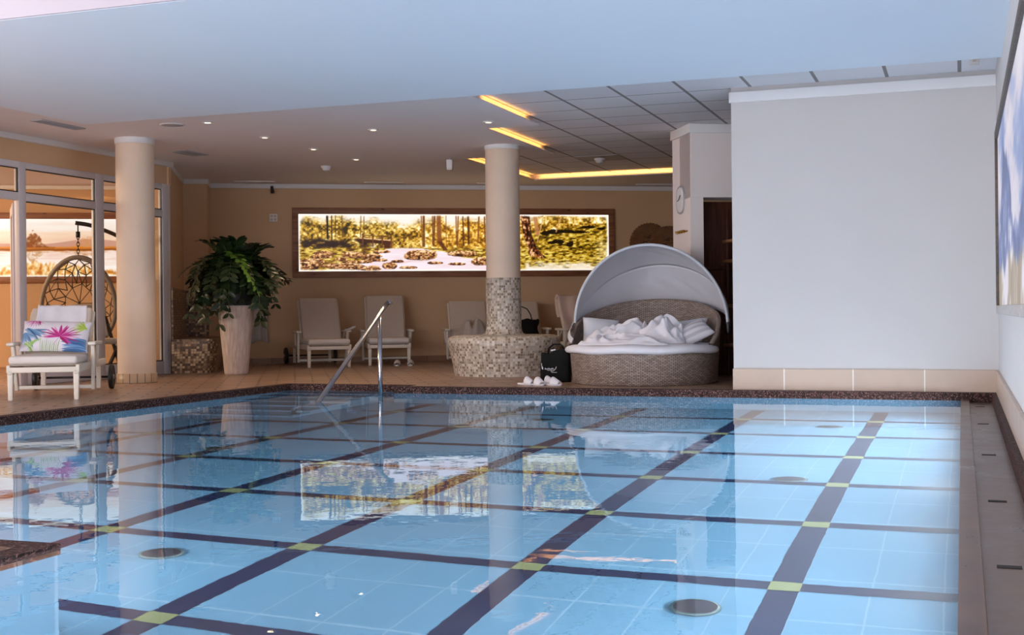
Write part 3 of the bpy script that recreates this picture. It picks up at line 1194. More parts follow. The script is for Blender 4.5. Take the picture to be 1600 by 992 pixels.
# towels, robes and bags on the rear loungers
towel_back('towel', 'pinkish towel draped over the lounger next to the daybed', 'towel', LO[4], 0.66, 0.60, M_towelp, 0.10, 0.70, 0.3, 0.009)


def heap(name, lab, cat, loc, rz, w, d, h, mat, seed, nx=56, ny=44, ridge=5.0, grp=None, tilt=None, skirt=0.008):
    """a crumpled cloth: folded height field over an irregular outline, closed underneath"""
    mb = MB()
    rnd = random.Random(seed)
    off = Vector((rnd.random() * 50, rnd.random() * 50, seed))
    lobes = [(rnd.uniform(-.55, .55), rnd.uniform(-.45, .45), rnd.uniform(.50, .72), rnd.uniform(.45, .95)) for _ in range(5)]

    def hh(x, y):
        q = Vector((x * w * 1.4, y * d * 1.4, 0)) + off
        n1 = noise.noise(q * 1.6)
        n2 = noise.noise(q * 1.9 + Vector((5, 9, 2)))
        al = seed * 0.7 + 1.8 * n1
        r1 = 0.5 + 0.5 * math.sin(ridge * 2.3 * (x * w * math.cos(al) + y * d * math.sin(al)) + 5.5 * n2)
        r2 = 0.5 + 0.5 * math.sin(ridge * 4.6 * (x * w * math.sin(al + 0.6) - y * d * math.cos(al + 0.6)) + 7.0 * n1)
        r1 = r1 ** 1.6
        b = sum(l[3] * math.exp(-((((x - l[0]) / l[2]) ** 2 + ((y - l[1]) / l[2]) ** 2)) ** 1.3) ** 1 for l in lobes)
        b = b / (0.55 + b)
        return max(0.05, b * (0.66 + 0.52 * r1 + 0.12 * r2 + 0.3 * n2))

    def fn(u, v):
        a = u * 2 * PI
        rr = v
        k = 1 + 0.20 * noise.noise(Vector((math.cos(a) * 1.3, math.sin(a) * 1.3, seed * 1.7))) * 1.6
        x, y = math.cos(a) * rr * k, math.sin(a) * rr * k
        e = max(0.0, 1 - rr ** 5)
        z = skirt * (1 if rr < 1 else 0) + e ** 0.6 * h * hh(x, y)
        return (x * w / 2, y * d / 2, z)
    mb.grid(fn, nx, ny, cu=True, flip=True)
    bmesh.ops.remove_doubles(mb.bm, verts=mb.bm.verts, dist=1e-5)
    o = mb.build(name, mat)
    o.location = loc
    o.rotation_euler = (tilt or 0, 0, rz)
    sm = o.modifiers.new('sub', 'SUBSURF')
    sm.levels = sm.render_levels = 1
    return tag(o, lab, cat, grp)


p = at_l(LO[2][0], (0.02, 0.42, 0.40))
heap('bathrobe', 'crumpled pale bathrobe on the lounger left of the tiled column', 'bathrobe', p, R(20), 0.46, 0.40, 0.30, M_towelg, 4, tilt=R(0))
p = at_l(LO[4][0], (0.0, 0.30, 0.40))
heap('bathrobe', 'pinkish bathrobe lying on the seat of the lounger beside the daybed', 'bathrobe', p, R(30), 0.60, 0.56, 0.14, M_towelp, 9)
# napkin hanging over the arm of the first lounger
p = at_l(LO[0][0], (0.365, 0.45, 0.519))
mb = MB()
mb.grid(lambda u, v: ((u - 0.5) * 0.13 + 0.02, (v - 0.5) * 0.2, 0.006 + 0.045 * u * u + 0.01 * math.sin(v * 9)), 10, 12)
o = mb.build('napkin', M_towel)
o.location = p
o.rotation_euler = (0, 0, R(38))
o.modifiers.new('thick', 'SOLIDIFY').thickness = 0.006
tag(o, 'small white cloth curled on the armrest of the lounger nearest the plant', 'cloth')

# black handbag on the fourth lounger
hb = thing('handbag', 'slouchy black handbag with a looped strap beside the tiled column', 'bag')
hb.location = at_l(LO[3][0], (0.02, 0.34, 0.402))
hb.rotation_euler = (0, 0, R(18))
mb = MB()


def _bag(u, v):
    a = u * 2 * PI
    z = v * 0.26
    k = (0.19 - 0.035 * v - 0.02 * math.sin(v * 5)) * (1 + 0.06 * noise.noise(Vector((math.cos(a) * 2, math.sin(a) * 2, v * 3))))
    r = k * (1 if v < 0.98 else 0.9)
    return (r * abs(math.cos(a)) ** 0.8 * (1 if math.cos(a) > 0 else -1), r * 0.5 * math.sin(a), z - 0.03 * v * abs(math.sin(a * 2)) * (v > 0.6))


V = mb.grid(_bag, 36, 12, cu=True)
mb.bm.faces.new(list(reversed(V[0])))
mb.bm.faces.new(V[-1])
mb.build('bag_body', M_blackf, hb)
mb = MB()
mb.tube([(-0.16, 0.0, 0.2), (-0.165, 0, 0.3), (-0.14, 0, 0.40), (-0.08, 0, 0.435), (0.0, 0, 0.40), (0.05, 0, 0.32), (0.07, 0, 0.24)], 0.008, 8)
mb.build('strap', M_blackf, hb)

# ---- slippers
def slipper(lab, loc, rz, stripes, grp):
    t = thing('slipper', lab, 'slipper', loc, rz, grp)
    mb = MB()

    def outline(u):
        a = u * 2 * PI
        x = 0.044 * math.cos(a) * (1 + 0.18 * math.sin(a))
        return x, 0.132 * math.sin(a)
    lo, hi = [], []
    for z, k in ((0.0, 0.94), (0.004, 1.0), (0.014, 1.0), (0.018, 0.94)):
        pass
    rings = []
    for z, k in ((0.0, 0.93), (0.004, 1.0), (0.014, 1.0), (0.018, 0.93)):
        rings.append([mb.bm.verts.new((outline(i / 28)[0] * k, outline(i / 28)[1] * k, z)) for i in range(28)])
    for a, b in zip(rings, rings[1:]):
        for i in range(28):
            f = mb.bm.faces.new((a[i], a[(i + 1) % 28], b[(i + 1) % 28], b[i]))
            f.smooth = True
    mb.bm.faces.new(list(reversed(rings[0])))
    mb.bm.faces.new(rings[-1])
    mb.build('sole', M_towel, t)
    mb = MB()

    def fn(u, v):
        a = PI * u
        y = 0.015 + v * 0.095
        w = 0.046 * (1.0 - 0.35 * v * v)
        hgt = 0.078 * (1 - 0.6 * v)
        return (-w * math.cos(a), y, 0.008 + hgt * math.sin(a) ** 0.8)
    mb.grid(fn, 16, 8, flip=True)
    if stripes:
        for f in mb.bm.faces:
            if int((f.calc_center_median().y - 0.015) / 0.0119) % 3 == 1:
                f.material_index = 1
    o = mb.build('upper', [M_towel, M_navy], t)
    o.modifiers.new('thick', 'SOLIDIFY').thickness = 0.005
    return t


GS = 'white slippers in front of the black tote bag'
slipper('white slipper at the left end of the row by the tote bag', (-4.26, 12.28, 0), R(-120), False, GS)
slipper('white slipper second from the left beside the tote bag', (-4.12, 12.22, 0), R(-132), False, GS)
slipper('white slipper behind the others, nearest the front of the tote bag', (-4.10, 12.45, 0), R(-110), False, GS)
slipper('white slipper at the right end, nearest the daybed', (-3.96, 12.22, 0), R(-115), False, GS)
GS2 = 'striped slippers under the second lounger'
slipper('striped white slipper, left one of the pair under the lounger', (-7.66, 16.44, 0), R(200), True, GS2)
slipper('striped white slipper next to the lounger front leg', (-7.49, 16.52, 0), R(205), True, GS2)

# ---- handrail into the pool
t = thing('handrail', 'polished steel handrail sloping down into the pool', 'handrail', (-5.61, 11.55, WZ - 0.01))
zb = WZ - 0.01
mb = MB()
mb.tube([(0, 0.26, 0.865 - zb), (0, 0.16, 0.80 - zb), (0, -1.30, -0.09 - zb), (0, -1.62, -0.27 - zb), (0.0, -1.70, -0.40 - zb), (0.0, -1.70, -0.98 - zb)], 0.024, 16)
mb.build('rail', M_steel, t)
mb = MB()
mb.tube([(0, 0.07, -0.19 * 2 - zb + WZ), (0, 0.07, 0.735 - zb)], 0.023, 16)
mb.build('post', M_steel, t)
mb = MB()
mb.tube([(0, 0.26, 0.865 - zb), (0.012, 0.285, 0.866 - zb), (0.03, 0.295, 0.845 - zb)], [0.025, 0.023, 0.02], 16)
mb.build('rail_end', M_steel, t)
mb = MB()
mb.lathe([(0.05, 0), (0.05, 0.008), (0.03, 0.016), (0.024, 0.02)], (0, -1.70, -0.985 - zb), 20, True, True)
mb.build('foot_plate', M_steel, t)

# ---- canopy daybed
DB = thing('canopy_daybed', 'round wicker daybed with a grey folding canopy and white mattress', 'daybed', (-3.165, 12.93, 0), R(0))
mb = MB()
mb.lathe([(0.745, 0.0), (0.757, 0.02), (0.775, 0.30), (0.77, 0.325), (0.70, 0.328)], seg=72, capb=True)
mb.build('wicker_base', M_wicker, DB)
mb = MB()


def shell(u, v):
    """high wicker back, from the right side round the back to the left side"""
    a = R(-14) + u * R(208)
    back = max(0.0, math.sin(a))
    top = 0.52 + 0.36 * back ** 0.7 + 0.12 * min(0.0, math.sin(a)) * 4
    top = max(0.34, top)
    lean = 0.80 + 0.05 * v
    if v < 0.5:
        z = 0.02 + (top - 0.02) * (v / 0.5)
        r = 0.765 + 0.055 * z / 0.85
    else:
        k = (v - 0.5) / 0.5
        z = top + 0.012 * math.sin(k * PI * 4) * (k < 0.25) - (top - 0.30) * max(0, k - 0.08) / 0.92
        r = 0.765 + 0.055 * z / 0.85 - 0.045 * min(1, k / 0.08)
    return (r * math.cos(a), r * math.sin(a), z)


mb.grid(shell, 90, 40, su=2.9, sv=1.6)
mb.build('wicker_back', M_wicker, DB)
mb = MB()
mb.lathe([(0.0, 0.33), (0.60, 0.33), (0.70, 0.322), (0.775, 0.318), (0.82, 0.33), (0.835, 0.355), (0.82, 0.385), (0.77, 0.405), (0.60, 0.415), (0.0, 0.42)], seg=72)
for v in mb.bm.verts:
    a = math.atan2(v.co.y, v.co.x)
    if v.co.y > -0.12:
        v.co.x *= 0.89
        v.co.y *= 0.89
    v.co.z += 0.006 * math.sin(a * 7) * (v.co.xy.length > 0.5)
bmesh.ops.remove_doubles(mb.bm, verts=mb.bm.verts, dist=1e-4)
mb.build('mattress', M_towel, DB)
HG = Vector((0.03, 0.16, 0.60))
RX = 0.832


def bow(tt, ang, rx=RX, rr=0.855):
    a = R(ang)
    s, c = math.sin(tt), math.cos(tt)
    return HG + Vector((rx * c, rr * s * math.cos(a), rr * s * math.sin(a)))


def canopy_part(a0, a1, sag):
    mb = MB()

    def fn(u, v):
        ang = a0 + (a1 - a0) * v
        tt = PI * (1 - u)
        p = bow(tt, ang)
        k = 1 - sag * math.sin(PI * v) * math.sin(tt)
        w = 0.006 * math.sin(u * 55 + 3 * math.sin(v * 6)) * math.sin(PI * v) * math.sin(tt)
        q = HG + (p - HG) * (k + w)
        q.x = p.x
        return q
    mb.grid(fn, 72, 16, su=2.6, sv=0.7)
    return mb


o = canopy_part(96, 51, 0.03).build('canopy_front', M_canopy, DB)
o.modifiers.new('thick', 'SOLIDIFY').thickness = 0.006
o = canopy_part(51, 17, 0.035).build('canopy_rear', M_canopy, DB)
o.modifiers.new('thick', 'SOLIDIFY').thickness = 0.006
for an, r in ((96, 0.016), (51, 0.010), (17, 0.010)):
    mb = MB()
    mb.tube([bow(PI * i / 60, an, RX, 0.858) for i in range(61)], r, 10)
    mb.build('canopy_bow', M_piping, DB)
for s in (-1, 1):
    mb = MB()
    mb.box(HG + Vector((s * 0.835, 0, -0.03)), (0.03, 0.05, 0.12), 0.008)
    mb.tube([HG + Vector((s * 0.82, 0, 0)), HG + Vector((s * 0.86, 0, 0))], 0.022, 12)
    mb.build('hinge', M_black, DB)
# strap that hangs at the left end of the canopy
mb = MB()
mb.grid(lambda u, v: (-0.80 + 0.04 * (u - 0.5) + 0.16 * v * v, 0.10 - 0.55 * v - 0.05 * u, 0.60 - 0.175 * v ** 0.7 + 0.05 * u), 6, 20)
o = mb.build('canopy_skirt', M_canopy, DB)
o.modifiers.new('thick', 'SOLIDIFY').thickness = 0.008

DBL = Vector(DB.location)
# bedding on it
heap('bathrobe', 'crumpled white bathrobe on the left half of the daybed', 'bathrobe', DBL + Vector((-0.24, -0.02, 0.415)), R(10), 0.74, 0.72, 0.24, M_towel, 21, 90, 70, 6.0)
heap('bathrobe', 'crumpled white bathrobe in the middle of the daybed, the highest of the heap', 'bathrobe', DBL + Vector((0.17, 0.02, 0.415)), R(-20), 0.76, 0.70, 0.25, M_towel, 35, 90, 70, 6.0)
heap('towel', 'white towel spread along the front edge of the daybed mattress', 'towel', DBL + Vector((-0.06, -0.46, 0.408)), R(2), 1.05, 0.36, 0.11, M_towel, 12, 80, 50, 6.0)


def pillow(lab, loc, rot, w, h, th, mat, stripes=False):
    t = thing('pillow', lab, 'pillow', loc)
    t.rotation_euler = rot
    mb = MB()
    for fr in (True, False):
        mb.grid(pillow_mesh(w, h, th, 1, 1, fr), 30, 20, flip=not fr)
    bmesh.ops.remove_doubles(mb.bm, verts=mb.bm.verts, dist=1e-4)
    mb.build('pillow_body', mat, t)
    return t


M_stripe = None


def _stripe():
    tt = NT('striped_pillow_cotton')
    co = tt.coord()
    sp = tt.n('ShaderNodeSeparateXYZ', i0=co)
    f = tt.math('FRACT', tt.math('MULTIPLY', sp.outputs[1], 13.0))
    c = tt.mix(tt.math('GREATER_THAN', f, 0.55), S(226, 222, 228), S(196, 190, 196))
    return tt.princ(c, 0.9)


M_stripe = _stripe()
pillow('grey white pillow leaning at the left end of the daybed', DBL + Vector((-0.50, 0.12, 0.53)), (R(58), R(6), R(25)), 0.40, 0.34, 0.08, M_pillowg)
pillow('white pillow propped against the wicker at the rear right of the daybed', DBL + Vector((0.40, 0.30, 0.52)), (R(52), R(-8), R(-18)), 0.44, 0.32, 0.08, M_pillowg)
pillow('striped pillow lying tilted at the right front of the daybed', DBL + Vector((0.50, -0.04, 0.50)), (R(30), R(-24), R(28)), 0.46, 0.30, 0.075, M_stripe)

# ---- black tote bag
tb = thing('tote_bag', 'black fabric tote bag with a small white printed mark', 'bag', (-4.115, 12.84, 0), R(12))
mb = MB()


def _tote(u, v):
    a = u * 2 * PI
    c, s = math.cos(a), math.sin(a)
    x = 0.165 * abs(c) ** 0.35 * (1 if c > 0 else -1) * (1 - 0.06 * v)
    y = 0.085 * abs(s) ** 0.6 * (1 if s > 0 else -1) * (1 - 0.55 * v ** 2)
    z = 0.335 * v + 0.035 * v * (x / 0.165) + 0.012 * v * math.sin(x * 30)
    return (x + 0.004 * noise.noise(Vector((x * 20, y * 20, v * 4))), y + 0.008 * noise.noise(Vector((x * 12, 3, v * 5))), z)


V = mb.grid(_tote, 48, 16, cu=True)
mb.bm.faces.new(list(reversed(V[0])))
mb.build('bag_body', M_blackf, tb)
for s in (-1, 1):
    mb = MB()
    mb.tube([(-0.08, s * 0.035, 0.30), (-0.075, s * 0.03, 0.36), (-0.02, s * 0.02, 0.405), (0.05, s * 0.02, 0.405), (0.085, s * 0.03, 0.375), (0.09, s * 0.035, 0.33)], 0.008, 8)
    mb.build('handle', M_blackf, tb)
mb = MB()   # printed mark: upright feather, a line of script and a sweeping stroke


def dash(pts, w):
    for (a, b) in zip(pts, pts[1:]):
        mb.beam((a[0], -0.089 - 0.0, a[1]), (b[0], -0.089, b[1]), w, 0.003, 0, (0, 1, 0))


dash([(-0.142, 0.205), (-0.143, 0.185), (-0.136, 0.165)], 0.006)
dash([(-0.138, 0.168), (-0.130, 0.14)], 0.013)
xs_ = [-0.108 + 0.0125 * i for i in range(8)]
for i, x in enumerate(xs_):
    dash([(x, 0.138), (x + 0.004, 0.150 if i % 3 else 0.156), (x + 0.008, 0.138)], 0.0035)
for i in range(5):
    dash([(-0.082 + 0.011 * i, 0.129), (-0.076 + 0.011 * i, 0.129)], 0.005)
dash([(0.015, 0.168), (0.010, 0.150), (-0.004, 0.132), (-0.024, 0.121), (-0.046, 0.118)], 0.005)
for i in range(6):
    dash([(-0.036 + 0.010 * i, 0.106), (-0.030 + 0.010 * i, 0.107)], 0.006)
mb.build('printed_mark', M_towel, tb)
mb = MB()
mb.box((-0.02, -0.062, 0.345), (0.05, 0.004, 0.012), 0, 1, Matrix.Rotation(R(-10), 3, 'Y'))
mb.build('label_tag', M_towel, tb)

# ---- big potted plant
PX, PY = -8.69, 13.82
pot = thing('plant_pot', 'tall tapering pale terracotta pot holding a large leafy plant', 'pot', (PX, PY, 0))
MB().lathe([(0.142, 0.0), (0.15, 0.03), (0.185, 0.40), (0.208, 0.66), (0.213, 0.78), (0.208, 0.84), (0.215, 0.85), (0.215, 0.875), (0.195, 0.875), (0.19, 0.84)], seg=40, capb=True).build('pot_body', M_pot, pot)
mb = MB().lathe([(0.19, 0.80), (0.20, 0.84), (0.205, 1.10), (0.21, 1.14), (0.195, 1.14), (0.19, 1.08)], seg=36)
mb.build('liner', M_navy, pot)
MB().lathe([(0.19, 1.085), (0.10, 1.10), (0.0, 1.105)], seg=30).build('soil', M_soil, pot)

plant = thing('potted_plant', 'large arching plant with glossy dark green leaflets in the tall pale pot', 'plant', (PX, PY, 1.09))


def frond(pts, n, size, rnd, mat, leaf0=0.12):
    """arching stem with paired leaflets"""
    mb = MB()
    P = []
    N = 16
    a, b, c, d = [Vector(q) for q in pts]
    for i in range(N + 1):
        s = i / N
        P.append(a * (1 - s) ** 3 + b * 3 * s * (1 - s) ** 2 + c * 3 * s * s * (1 - s) + d * s ** 3)
    mb.slot = 1
    mb.tube(P, [0.010 * (1 - 0.75 * i / N) for i in range(N + 1)], 6)
    mb.slot = 0
    for k in range(n):
        s = leaf0 + (1 - leaf0) * k / (n - 1)
        i = min(N - 1, int(s * N))
        p = P[i].lerp(P[i + 1], s * N - i)
        tg = (P[i + 1] - P[i]).normalized()
        side = tg.cross(Vector((0, 0, 1)))
        if side.length < 0.2:
            side = tg.cross(Vector((math.cos(k), math.sin(k), 0)))
        side.normalize()
        upv = side.cross(tg)
        for sg in (-1, 1):
            L = size * (1.05 - 0.45 * abs(s - 0.5)) * rnd.uniform(0.85, 1.15)
            dr = (side * sg * 0.85 + tg * 0.6 + upv * rnd.uniform(-0.1, 0.35) + Vector((rnd.uniform(-.15, .15), rnd.uniform(-.15, .15), rnd.uniform(-.1, .1)))).normalized()
            w = dr.cross(upv).normalized()
            nn = w.cross(dr)
            rows = []
            for j, (f, ww) in enumerate(((0, 0.05), (0.22, 0.36), (0.5, 0.46), (0.78, 0.32), (1.0, 0.03))):
                cc = p + dr * L * f - nn * L * 0.10 * f * f
                rows.append([mb.bm.verts.new(cc + w * (L * ww * 0.5 * q) + nn * (0.06 * L * abs(q) * ww)) for q in (-1, 0, 1)])
            for r0, r1 in zip(rows, rows[1:]):
                for q in (0, 1):
                    f = mb.bm.faces.new((r0[q], r0[q + 1], r1[q + 1], r1[q]))
                    f.smooth = True
                    f.material_index = 0
    return mb


rnd = random.Random(11)
for i in range(84):
    a = i * 2.39996 + rnd.uniform(-0.2, 0.2)
    kind = (0, 1, 1, 2, 1, 2)[i % 6]
    r0 = 0.12 * math.sqrt(rnd.random())
    b = Vector((math.cos(a), math.sin(a), 0))
    if kind == 0:      # upright
        R1, H1 = rnd.uniform(0.15, 0.40), rnd.uniform(0.45, 0.62)
        pts = [b * r0, b * (r0 + 0.05) + _Z * H1 * 0.5, b * R1 * 0.7 + _Z * H1, b * R1 * 1.15 + _Z * (H1 * 1.0)]
    elif kind == 1:    # spreading
        R1, H1 = rnd.uniform(0.36, 0.72), rnd.uniform(0.16, 0.44)
        pts = [b * r0, b * 0.16 + _Z * H1 * 1.1, b * R1 * 0.75 + _Z * (H1 * 1.25), b * R1 + _Z * (H1 * rnd.uniform(0.1, 0.7))]
    else:              # hanging
        R1, H1 = rnd.uniform(0.30, 0.60), rnd.uniform(0.14, 0.40)
        pts = [b * r0, b * 0.18 + _Z * H1 * 1.1, b * R1 * 1.05 + _Z * (H1 * 0.9), b * R1 - _Z * rnd.uniform(0.05, 0.46)]
    frond(pts, 15, rnd.uniform(0.125, 0.165), rnd, None).build('frond', [M_leaf, M_stem], plant)
vd = Vector((0.53, -0.85, 0))
sd = Vector((0.85, 0.53, 0))
o = frond([sd * 0.0 + _Z * 0.0, vd * 0.25 + sd * -0.12 + _Z * 0.62, vd * 0.45 - sd * 0.0 + _Z * 0.5, vd * 0.55 + sd * 0.27 - _Z * 0.05], 17, 0.13, rnd, None, 0.35).build('frond', [M_leafl, M_stem], plant)
o['label'] = 'bright yellow green frond'

# towel hung on the rear wall behind the plant
mb = MB()
mb.grid(lambda u, v: ((u - 0.5) * (0.19 + 0.08 * v) + 0.012 * math.sin(v * 6), -0.03 - 0.02 * math.sin(u * 14 + v) * (0.3 + v), -0.62 * v + 0.05 * math.sin(u * 3.0) * v), 24, 24)
o = mb.build('towel', M_towelg)
o.location = rw(0.73, 0.0, 0.93)
o.rotation_euler = (0, 0, TH)
o.modifiers.new('thick', 'SOLIDIFY').thickness = 0.012
tag(o, 'grey towel hanging on the rear wall behind the plant pot', 'towel')
t = thing('wall_hook', 'small steel hook on the rear wall holding the grey towel', 'hook', rw(0.73, 0, 0.92), TH)
MB().tube([(0, 0, 0.02), (0, -0.05, 0.02), (0, -0.06, 0.035)], 0.007, 8).build('hook_arm', M_steel, t)
MB().box((0, -0.004, 0.02), (0.03, 0.008, 0.05), 0.003).build('hook_plate', M_steel, t)

# ---- corner mosaic seat
ms = thing('corner_bench', 'low corner bench clad in brown mosaic tiles beside the plant pot', 'bench', rw(-0.33, 2.6), TH)
mb = MB()


def _seat(u, v):
    # outline runs round three sides; the front bulges outwards towards the top
    k = 0.03 + 0.05 * math.sin(min(1, v * 1.1) * PI / 2)
    pts = [(0.0, -0.12 - k), (0.42 + k, -0.12 - k), (0.50 + k, -0.02), (0.50 + k, 1.9)]
    seg = [0.45, 0.13, 1.9]
    tot = sum(seg)
    s = u * tot
    for i, L in enumerate(seg):
        if s <= L or i == 2:
            f = min(1, s / L)
            a, b = pts[i], pts[i + 1]
            return (a[0] + (b[0] - a[0]) * f, a[1] + (b[1] - a[1]) * f, v * 0.44)
        s -= L


mb.grid(_seat, 60, 10, su=2.48, sv=0.44, smooth=True)
mb.build('bench_front', M_mosd, ms)
mb = MB()
mb.prism([(0, -0.2), (0.49, -0.2), (0.575, -0.03), (0.575, 1.9), (0, 1.9)], 0.425, 0.445)
mb.build('bench_top', M_mosd, ms)
t = thing('mosaic_splashback', 'dark brown mosaic panel on the wall above the corner bench', 'tile panel', rw(-0.33, 2.6), TH)
mb = MB()
mb.prism([(-0.005, -0.08), (0.016, -0.08), (0.016, 1.96), (-0.005, 1.96)], 0.446, 1.12)
mb.prism([(0.016, 1.955), (0.34, 1.955), (0.34, 1.985), (0.016, 1.985)], 0.446, 1.12)
mb.build('panel', M_mosd, t)

# ---- framed backlit pictures
def paint_forest(nx, ny):
    u, v = np.meshgrid(np.linspace(0, 1, nx), np.linspace(0, 1, ny))
    A = 4.9
    X, Y = u * A, v
    warm = sst(0.22, 0.5, u) * (1 - 0.5 * sst(0.6, 0.78, u))
    f = fbm(X * 7, Y * 8, 1, 3) * 0.5 + fbm(X * 34, Y * 36, 5, 2) * 0.5
    f = np.clip((f - 0.5) * 2.5 + 0.47, 0, 1)
    green = rampc(f, [(0, (70, 58, 12)), (0.3, (150, 114, 30)), (0.55, (212, 174, 70)), (0.8, (242, 218, 132)), (1, (255, 250, 215))])
    gold = rampc(f, [(0, (130, 86, 14)), (0.3, (200, 146, 40)), (0.55, (238, 194, 88)), (0.8, (252, 230, 160)), (1, (255, 250, 225))])
    img = green * (1 - warm[..., None]) + gold * warm[..., None]
    img = over(img, (252, 244, 236), sst(0.22, 0.02, Y + (fbm(X * 5, Y * 3, 8) - 0.5) * 0.35) * (1 - 0.75 * sst(0.7, 0.8, u)))
    # dark bank on the left
    bank = sst(0.40, 0.47, Y + (fbm(X * 4, Y, 11) - 0.5) * 0.12) * sst(0.60, 0.56, Y) * sst(0.26, 0.18, u)
    img = over(img, (52, 26, 12), bank * sst(0.30, 0.60, fbm(X * 9, Y * 14, 12)) * 0.95)
    # grass below
    g = np.clip((fbm(X * 16, Y * 44, 14, 4) - 0.5) * 2.4 + 0.52, 0, 1)
    grass = rampc(g, [(0, (96, 62, 14)), (0.35, (166, 128, 34)), (0.7, (214, 184, 78)), (1, (246, 228, 150))])
    gm = sst(0.58, 0.62, Y + (fbm(X * 4, Y * 3, 15) - 0.5) * 0.06)
    img = img * (1 - gm[..., None]) + grass * gm[..., None]
    # stream
    lb = np.interp(Y.ravel(), [0.58, 0.68, 0.8, 0.9, 1.0], [0.30, 0.24, 0.22, 0.17, 0.08]).reshape(Y.shape)
    rb = np.interp(Y.ravel(), [0.58, 0.68, 0.8, 0.9, 1.0], [0.36, 0.46, 0.56, 0.62, 0.70]).reshape(Y.shape)
    wob = (fbm(X * 5, Y * 9, 17) - 0.5) * 0.08
    sm = sst(-0.01, 0.012, u - lb + wob) * sst(0.012, -0.012, u - rb + wob) * sst(0.57, 0.62, Y)
    wcol = rampc(np.clip(fbm(X * 4, Y * 30, 18) * 0.8 + 0.25, 0, 1), [(0, (214, 160, 130)), (0.5, (242, 222, 226)), (1, (250, 246, 255))])
    img = img * (1 - sm[..., None]) + wcol * sm[..., None]
    rnd = random.Random(3)

    def rock(img, cx, cy, rx, ry, tone=1.0, sd=0):
        dx, dy = (u - cx) / rx, (Y - cy) / ry
        q = dx * dx + dy * dy + (fbm(X * 14, Y * 14, 20 + sd) - 0.5) * 0.9
        m = sst(1.05, 0.85, q) * sst(1.0, 0.5, dy)
        n = np.clip(fbm(X * 34, Y * 44, 30 + sd, 3) * 1.9 - 0.42 - dy * 0.34, 0, 1)
        c = rampc(n, [(0, (46, 22, 10)), (0.35, (128, 78, 40)), (0.7, (206, 152, 96)), (1, (250, 222, 180))])
        return img * (1 - m[..., None]) + c * tone * m[..., None]
    for k in range(26):
        cx, cy = rnd.uniform(0.0, 0.26), rnd.uniform(0.68, 0.97)
        img = rock(img, cx, cy, rnd.uniform(0.012, 0.035), rnd.uniform(0.02, 0.06), 1, k)
    for (cx, cy, rx, ry) in ((0.38, 0.73, 0.048, 0.10), (0.415, 0.72, 0.02, 0.09), (0.285, 0.91, 0.026, 0.07), (0.235, 0.93, 0.018, 0.03), (0.17, 0.72, 0.035, 0.06), (0.23, 0.74, 0.03, 0.05), (0.15, 0.92, 0.05, 0.07), (0.03, 0.88, 0.035, 0.12),
                             (0.345, 0.94, 0.03, 0.03), (0.43, 0.86, 0.025, 0.03), (0.50, 0.88, 0.03, 0.03), (0.58, 0.84, 0.035, 0.08), (0.62, 0.82, 0.03, 0.08), (0.52, 0.70, 0.05, 0.06), (0.31, 0.83, 0.02, 0.03), (0.26, 0.66, 0.03, 0.03), (0.20, 0.84, 0.03, 0.03)):
        img = rock(img, cx, cy, rx, ry, 1, int(cx * 900))

    def trunk(img, x0, x1, y0, y1, w, col=(92, 52, 22), a=0.85):
        xc = x0 + (x1 - x0) * np.clip((Y - y0) / (y1 - y0), 0, 1)
        m = sst(w * 1.0, w * 0.45, np.abs(u - xc)) * sst(y0 - 0.02, y0 + 0.02, Y) * sst(y1 + 0.03, y1, Y)
        br = 0.65 + 0.6 * fbm(X * 60, Y * 18, 44)
        return over(img, col, m * a * np.clip(br, 0, 1))
    for (x, y1, w, c) in ((0.088, .42, .0035, (60, 34, 16)), (0.103, .48, .003, (70, 42, 20)), (0.115, .40, .002, (90, 60, 28)), (0.135, .35, .002, (120, 84, 40)), (0.195, .42, .002, (130, 90, 40)), (0.205, .4, .002, (110, 74, 30)),
                          (0.386, .56, .003, (168, 108, 50)), (0.394, .56, .005, (110, 64, 22)), (0.422, .52, .003, (140, 84, 34)), (0.429, .54, .0045, (118, 66, 26)), (0.466, .5, .002, (170, 110, 50)), (0.498, .52, .003, (150, 88, 34)),
                          (0.505, .56, .003, (130, 76, 30)), (0.520, .55, .003, (98, 54, 20)), (0.537, .52, .0045, (86, 46, 16)), (0.572, .48, .004, (150, 94, 44)), (0.59, .50, .003, (120, 70, 30)), (0.603, .55, .0035, (110, 64, 28)), (0.615, .5, .003, (120, 70, 30)), (0.64, .55, .004, (110, 64, 26)), (0.66, .5, .003, (120, 70, 30)), (0.68, .5, .003, (120, 70, 30))):
        img = trunk(img, x, x + rnd.uniform(-.004, .004), 0.02, y1, w, c)
    img = trunk(img, 0.442, 0.444, 0.0, 0.50, 0.010, (150, 92, 50), 0.9)
    img = trunk(img, 0.444, 0.462, 0.48, 0.62, 0.010, (110, 60, 24), 0.95)
    img = trunk(img, 0.09, 0.09, 0.0, 0.42, 0.004, (52, 30, 14), 0.95)
    # bridge
    by = 0.455 + (u - 0.18) * 0.45
    bm_ = sst(0.035, 0.02, np.abs(Y - by)) * sst(0.17, 0.19, u) * sst(0.295, 0.29, u)
    img = over(img, (84, 44, 18), bm_)
    img = over(img, (236, 200, 160), sst(0.012, 0.006, np.abs(Y - by + 0.045)) * sst(0.18, 0.19, u) * sst(0.295, 0.29, u))
    img = over(img, (120, 70, 34), sst(0.010, 0.005, np.abs(Y - by + 0.10)) * sst(0.20, 0.21, u) * sst(0.295, 0.29, u))
    img = over(img, (96, 50, 20), sst(0.012, 0.008, np.abs(u - 0.277)) * sst(0.46, 0.5, Y) * sst(0.62, 0.58, Y))
    for px in (0.2, 0.232, 0.262, 0.29):
        img = over(img, (130, 80, 40), sst(0.003, 0.0015, np.abs(u - px)) * sst(0.12, 0.10, np.abs(Y - by + 0.02)))
    # right-hand slope
    rs = sst(0.715, 0.73, u)
